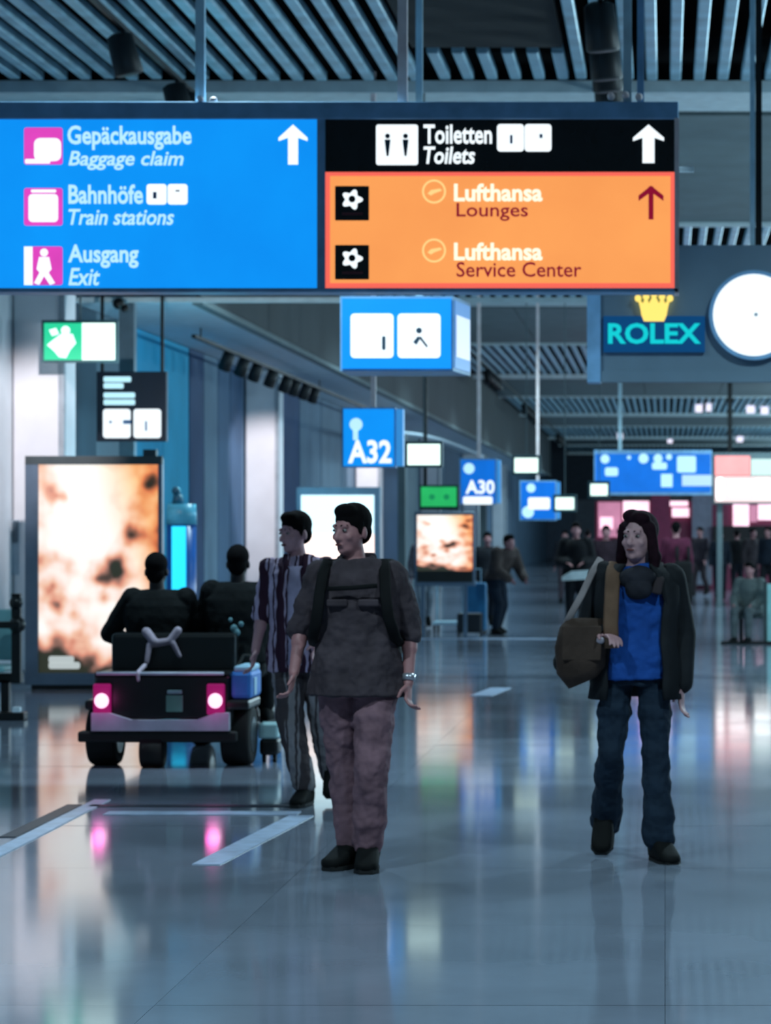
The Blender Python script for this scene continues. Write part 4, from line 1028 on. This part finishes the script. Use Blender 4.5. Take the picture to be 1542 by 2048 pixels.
# ------------------------------------------------------------------ things beyond the cart
def G0(px, D): return (P(px, 0, D).x, D, 0)
def suitcase(name, label, px0, px1, D, z1, rgb, cat='suitcase', dep=.22, handle=True):
    x0, x1 = P(px0, 0, D).x, P(px1, 0, D).x
    s = thing(name, label, cat, ((x0+x1)/2, D, 0))
    m = mat(label[:24], rgb, .45)
    obj('shell', B(x0, x1, D, D+dep, .05, z1, min(.03, (x1-x0)/5)), m, s, False)
    for f in (.35, .65): obj('rib', B(x0+(x1-x0)*f-.008, x0+(x1-x0)*f+.008, D-.006, D, .08, z1-.04), m, s)
    for x in (x0+.03, x1-.03):
        bm = bmesh.new(); loft(bm, [(V((x-.012, D+.05, .03)), V((0, .03, 0)), V((0, 0, .03))), (V((x+.012, D+.05, .03)), V((0, .03, 0)), V((0, 0, .03)))], 12); obj('caster', bm, M_dark, s)
    if handle:
        xm = (x0+x1)/2; w_ = (x1-x0)*.25
        bm = bmesh.new(); 
        for sx in (-1, 1): tube(bm, (xm+sx*w_, D+dep*.7, z1-.02), (xm+sx*w_, D+dep*.7, z1+.22), .009, None, 6)
        tube(bm, (xm-w_-.01, D+dep*.7, z1+.22), (xm+w_+.01, D+dep*.7, z1+.22), .012, None, 6); obj('pull_handle', bm, M_post, s)
    return s
bb = thing('side_bag', 'blue holdall with a pale top resting on the side of the cart', 'bag', (P(487, 0, 17.4).x, 17.45, .47))
x0, x1 = P(465, 0, 17.4).x, P(507, 0, 17.4).x
obj('bag_body', B(x0, x1, 17.32, 17.75, .475, .67, .03), mat('holdall_blue', (52, 120, 200), .5, bump=.4), bb)
obj('bag_top', B(x0+.02, x1-.01, 17.33, 17.74, .66, .705, .015), mat('holdall_pale', (165, 205, 230), .5), bb)
bm = bmesh.new(); tube(bm, (x0+.03, 17.45, .70), (x0+.06, 17.5, .77), .01, None, 6); tube(bm, (x0+.06, 17.5, .77), (x1-.04, 17.5, .77), .01, None, 6); tube(bm, (x1-.04, 17.5, .77), (x1-.02, 17.45, .70), .01, None, 6); obj('carry_handle', bm, M_dark, bb)
obj('side_tag', B(x1-.004, x1+.008, 17.4, 17.5, .50, .62), mat('holdall_pale', (165, 205, 230), .5), bb)
s = suitcase('wheeled_bag', 'small black wheeled bag with a pale top beside the cart wheel', 518, 556, 17.7, .17, (12, 13, 15), 'bag', .18, False)
a0, a1 = P(517, 0, 17.7).x, P(556, 0, 17.7).x
obj('pale_top', B(a0, a1, 17.68, 17.86, .17, .28, .015), mat('bag_top', (165, 200, 205), .4), s)
Jc = joints(hip=[(-.085, 0, .93), (.085, 0, .93)], knee=[(-.09, -.08, .52), (.09, .02, .50)], ank=[(-.09, -.12, .09), (.09, .22, .14)], lift=[0, .5])
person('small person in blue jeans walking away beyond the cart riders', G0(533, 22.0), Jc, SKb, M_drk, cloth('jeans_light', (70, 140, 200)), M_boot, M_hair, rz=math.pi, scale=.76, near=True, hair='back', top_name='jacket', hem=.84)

# far people
def walker(ph=1.0):
    return joints(hip=[(-.085, 0, .92), (.085, 0, .92)], knee=[(-.09, -.12*ph, .50), (.09, .03*ph, .50)], ank=[(-.09, -.18*ph, .10), (.09, .26*ph, .15)],
                  el=[(-.24, .08, 1.14), (.24, -.02, 1.14)], wr=[(-.25, .02, .89), (.25, -.16, .92)], lift=[0, .55])
def far(label, px, D, h, top, bot, rz=0.0, J=None, hair='short', sk=None, **kw):
    return person(label, G0(px, D), J or walker(), sk or SK1, cloth('far_top_%d_%d_%d' % top, top), cloth('far_bot_%d_%d_%d' % bot, bot), M_boot, M_hair, rz=rz, scale=h/1.76, near=False, hair=hair, top_name='jacket', face=False, **kw)
Jb = joints(hip=[(-.09, .10, .86), (.09, .10, .86)], knee=[(-.10, -.10, .48), (.10, .02, .46)], ank=[(-.10, .0, .09), (.10, .16, .11)], sh=[(-.18, -.12, 1.30), (.18, -.12, 1.30)],
            el=[(-.24, -.20, 1.02), (.24, -.20, 1.02)], wr=[(-.16, -.40, .88), (.16, -.40, .88)], neck=(0, -.14, 1.34), head=(0, -.22, 1.45))
far('person in dark brown jacket bent over the far luggage', 1000, 40.0, 1.78, (72, 62, 60), (26, 36, 50), math.pi/2*.5, Jb, top_t=.05)
far('person in pale grey trousers standing beneath the small lit poster', 850, 42.6, 1.70, (92, 88, 96), (120, 130, 140), .3)
far('dark-clad person beside the bent figure, facing the hall', 975, 43.0, 1.64, (36, 38, 44), (30, 36, 46), 0.2)
s = suitcase('suitcase', 'dark upright suitcase on the floor beneath the small lit poster', 914, 964, 39.4, .36, (16, 22, 32), 'suitcase', .2, False)
s = suitcase('suitcase', 'light blue suitcase standing behind the dark far suitcase', 926, 972, 40.3, .82, (50, 130, 180))
# luggage trolley
D = 41.0
x0, x1 = P(868, 0, D).x, P(922, 0, D).x
s = thing('luggage_trolley', 'grey luggage trolley standing near the far suitcases', 'trolley', ((x0+x1)/2, D, 0))
bm = bmesh.new()
for x in (x0, x1): tube(bm, (x, D+.5, .12), (x, D+.55, 1.0), .02, None, 8); 
tube(bm, (x0, D+.55, 1.0), (x1, D+.55, 1.0), .022, None, 8); obj('push_frame', bm, M_post, s, True)
obj('load_deck', B(x0, x1, D-.3, D+.55, .13, .17), M_post, s)
obj('basket', B(x0+.04, x1-.04, D+.35, D+.55, .74, .9, .01), mat('basket_grey', (130, 150, 165), .4), s)
for x in (x0+.03, x1-.03):
    for y in (D-.25, D+.45):
        bm = bmesh.new(); loft(bm, [(V((x-.015, y, .065)), V((0, .065, 0)), V((0, 0, .065))), (V((x+.015, y, .065)), V((0, .065, 0)), V((0, 0, .065)))], 12); obj('wheel', bm, M_dark, s)
# group behind the long-haired person
Jr = joints(hip=[(-.085, 0, .92), (.085, 0, .92)], el=[(-.26, .02, 1.14), (.26, .02, 1.14)], wr=[(-.12, -.22, 1.10), (.12, -.22, 1.10)])
far('person in black jacket holding up a white sheet of paper', 1152, 41.0, 1.80, (22, 22, 26), (20, 22, 28), 0.0, Jr, top_t=.05)
p_ = thing('paper_sheet', 'white sheet of paper held by the person in black', 'paper', (P(1152, 0, 40.7).x, 40.70, EYE-(1160-VY)*40.7/F))
OFF[p_.name] = V((0, 0, 0))
bm = bmesh.new(); loft(bm, [(V((-.23, 0, .02)), V((0, 0, .03)), V((0, .006, 0))), (V((-.08, -.02, .07)), V((0, 0, .075)), V((0, .006, 0))), (V((.22, 0, .09)), V((0, 0, .075)), V((0, .006, 0)))], 8)
obj('sheet', bm, mat('paper_white', (225, 235, 235), .7), p_)
far('dark-clad person partly hidden behind the hair of the long-haired person', 1212, 46.0, 1.76, (50, 36, 44), (30, 30, 38), 0.15)
far('person in dark maroon coat standing beyond the dark jacket shoulder', 1352, 44.0, 1.82, (86, 34, 56), (40, 32, 40), math.pi)
bk = thing('rucksack', 'black rucksack on the back of the maroon coat', 'rucksack', (P(1366, 0, 43.5).x, 43.55, 0)); OFF[bk.name] = V((0, 0, 0))
obj('pack', B(-.17, .17, -.12, .12, .38, 1.14, .08), M_strap, bk, True)
obj('pack_pocket', B(-.12, .12, -.19, -.10, .45, .75, .04), M_strap, bk, True)
for x in (-.1, .1): band(bk, 'strap', [(x, .1, 1.1), (x, .16, 1.25), (x, .30, 1.38)], .06, .02, M_strap)
far('person in grey coat seated on the bench near the picture edge', 1500, 37.0, 1.62, (104, 112, 112), (86, 94, 98), -.4,
    joints(hip=[(-.09, .05, .50), (.09, .05, .50)], knee=[(-.12, -.38, .52), (.12, -.38, .52)], ank=[(-.12, -.40, .09), (.12, -.40, .09)], sh=[(-.18, .0, .97), (.18, .0, .97)], el=[(-.24, -.08, .70), (.24, -.08, .70)], wr=[(-.15, -.30, .60), (.15, -.30, .60)], neck=(0, .0, 1.02), head=(0, -.03, 1.17)), hem=.45, top_t=.04)
# bench under the seated person
D = 37.1
x0, x1 = P(1468, 0, D).x, P(1640, 0, D).x
s = thing('waiting_bench', 'grey waiting bench with a pale end panel under the seated person', 'bench', ((x0+x1)/2, D, 0))
obj('seat', B(x0, x1, D-.25, D+.25, .36, .40, .01), mat('bench_grey', (90, 104, 108), .5), s)
obj('backrest', B(x0, x1, D+.25, D+.3, .42, .80, .01), mat('bench_grey', (90, 104, 108), .5), s)
for x in (x0+.08, x1-.1): obj('leg', B(x, x+.05, D-.15, D+.2, 0, .36), M_blackmetal, s)
obj('end_panel', B(P(1531, 0, D).x, P(1560, 0, D).x, D-.55, D-.50, .0, .88, .005), mat('bench_panel', (150, 205, 205), .4), s)
obj('panel_frame', B(P(1524, 0, D).x, P(1531, 0, D).x, D-.56, D-.49, .0, .92), mat('bench_frame', (50, 66, 68), .4), s)
obj('foot_rail', B(P(1440, 0, D).x, P(1560, 0, D).x, D-.60, D-.54, .0, .04), M_blackmetal, s)
# distant walkers
cols = [(30, 32, 40), (48, 36, 44), (24, 26, 32), (60, 52, 60), (36, 44, 56), (28, 28, 30), (66, 58, 62), (26, 34, 46)]
words_ = ['in black', 'in plum', 'in charcoal', 'in mauve grey', 'in slate blue', 'in soot black', 'in taupe', 'in navy']
spots = [(1130, 58, 'near the third gate sign'), (1175, 66, 'in front of the pink shop end'), (1240, 62, 'before the pink shop panels'), (1400, 64, 'by the grey shop post'), (1440, 60, 'leftmost at the dark counter'), (1474, 63, 'second along the dark counter'), (1506, 61, 'third along the dark counter'), (1536, 59, 'last along the dark counter by the edge')]
for i, (px, D, wh) in enumerate(spots):
    far('distant walker '+words_[i]+' '+wh, px, D, 1.68+.03*(i % 4), cols[i], cols[(i+3) % 8], (0, math.pi, .6, -.5)[i % 4], group='distant walkers')
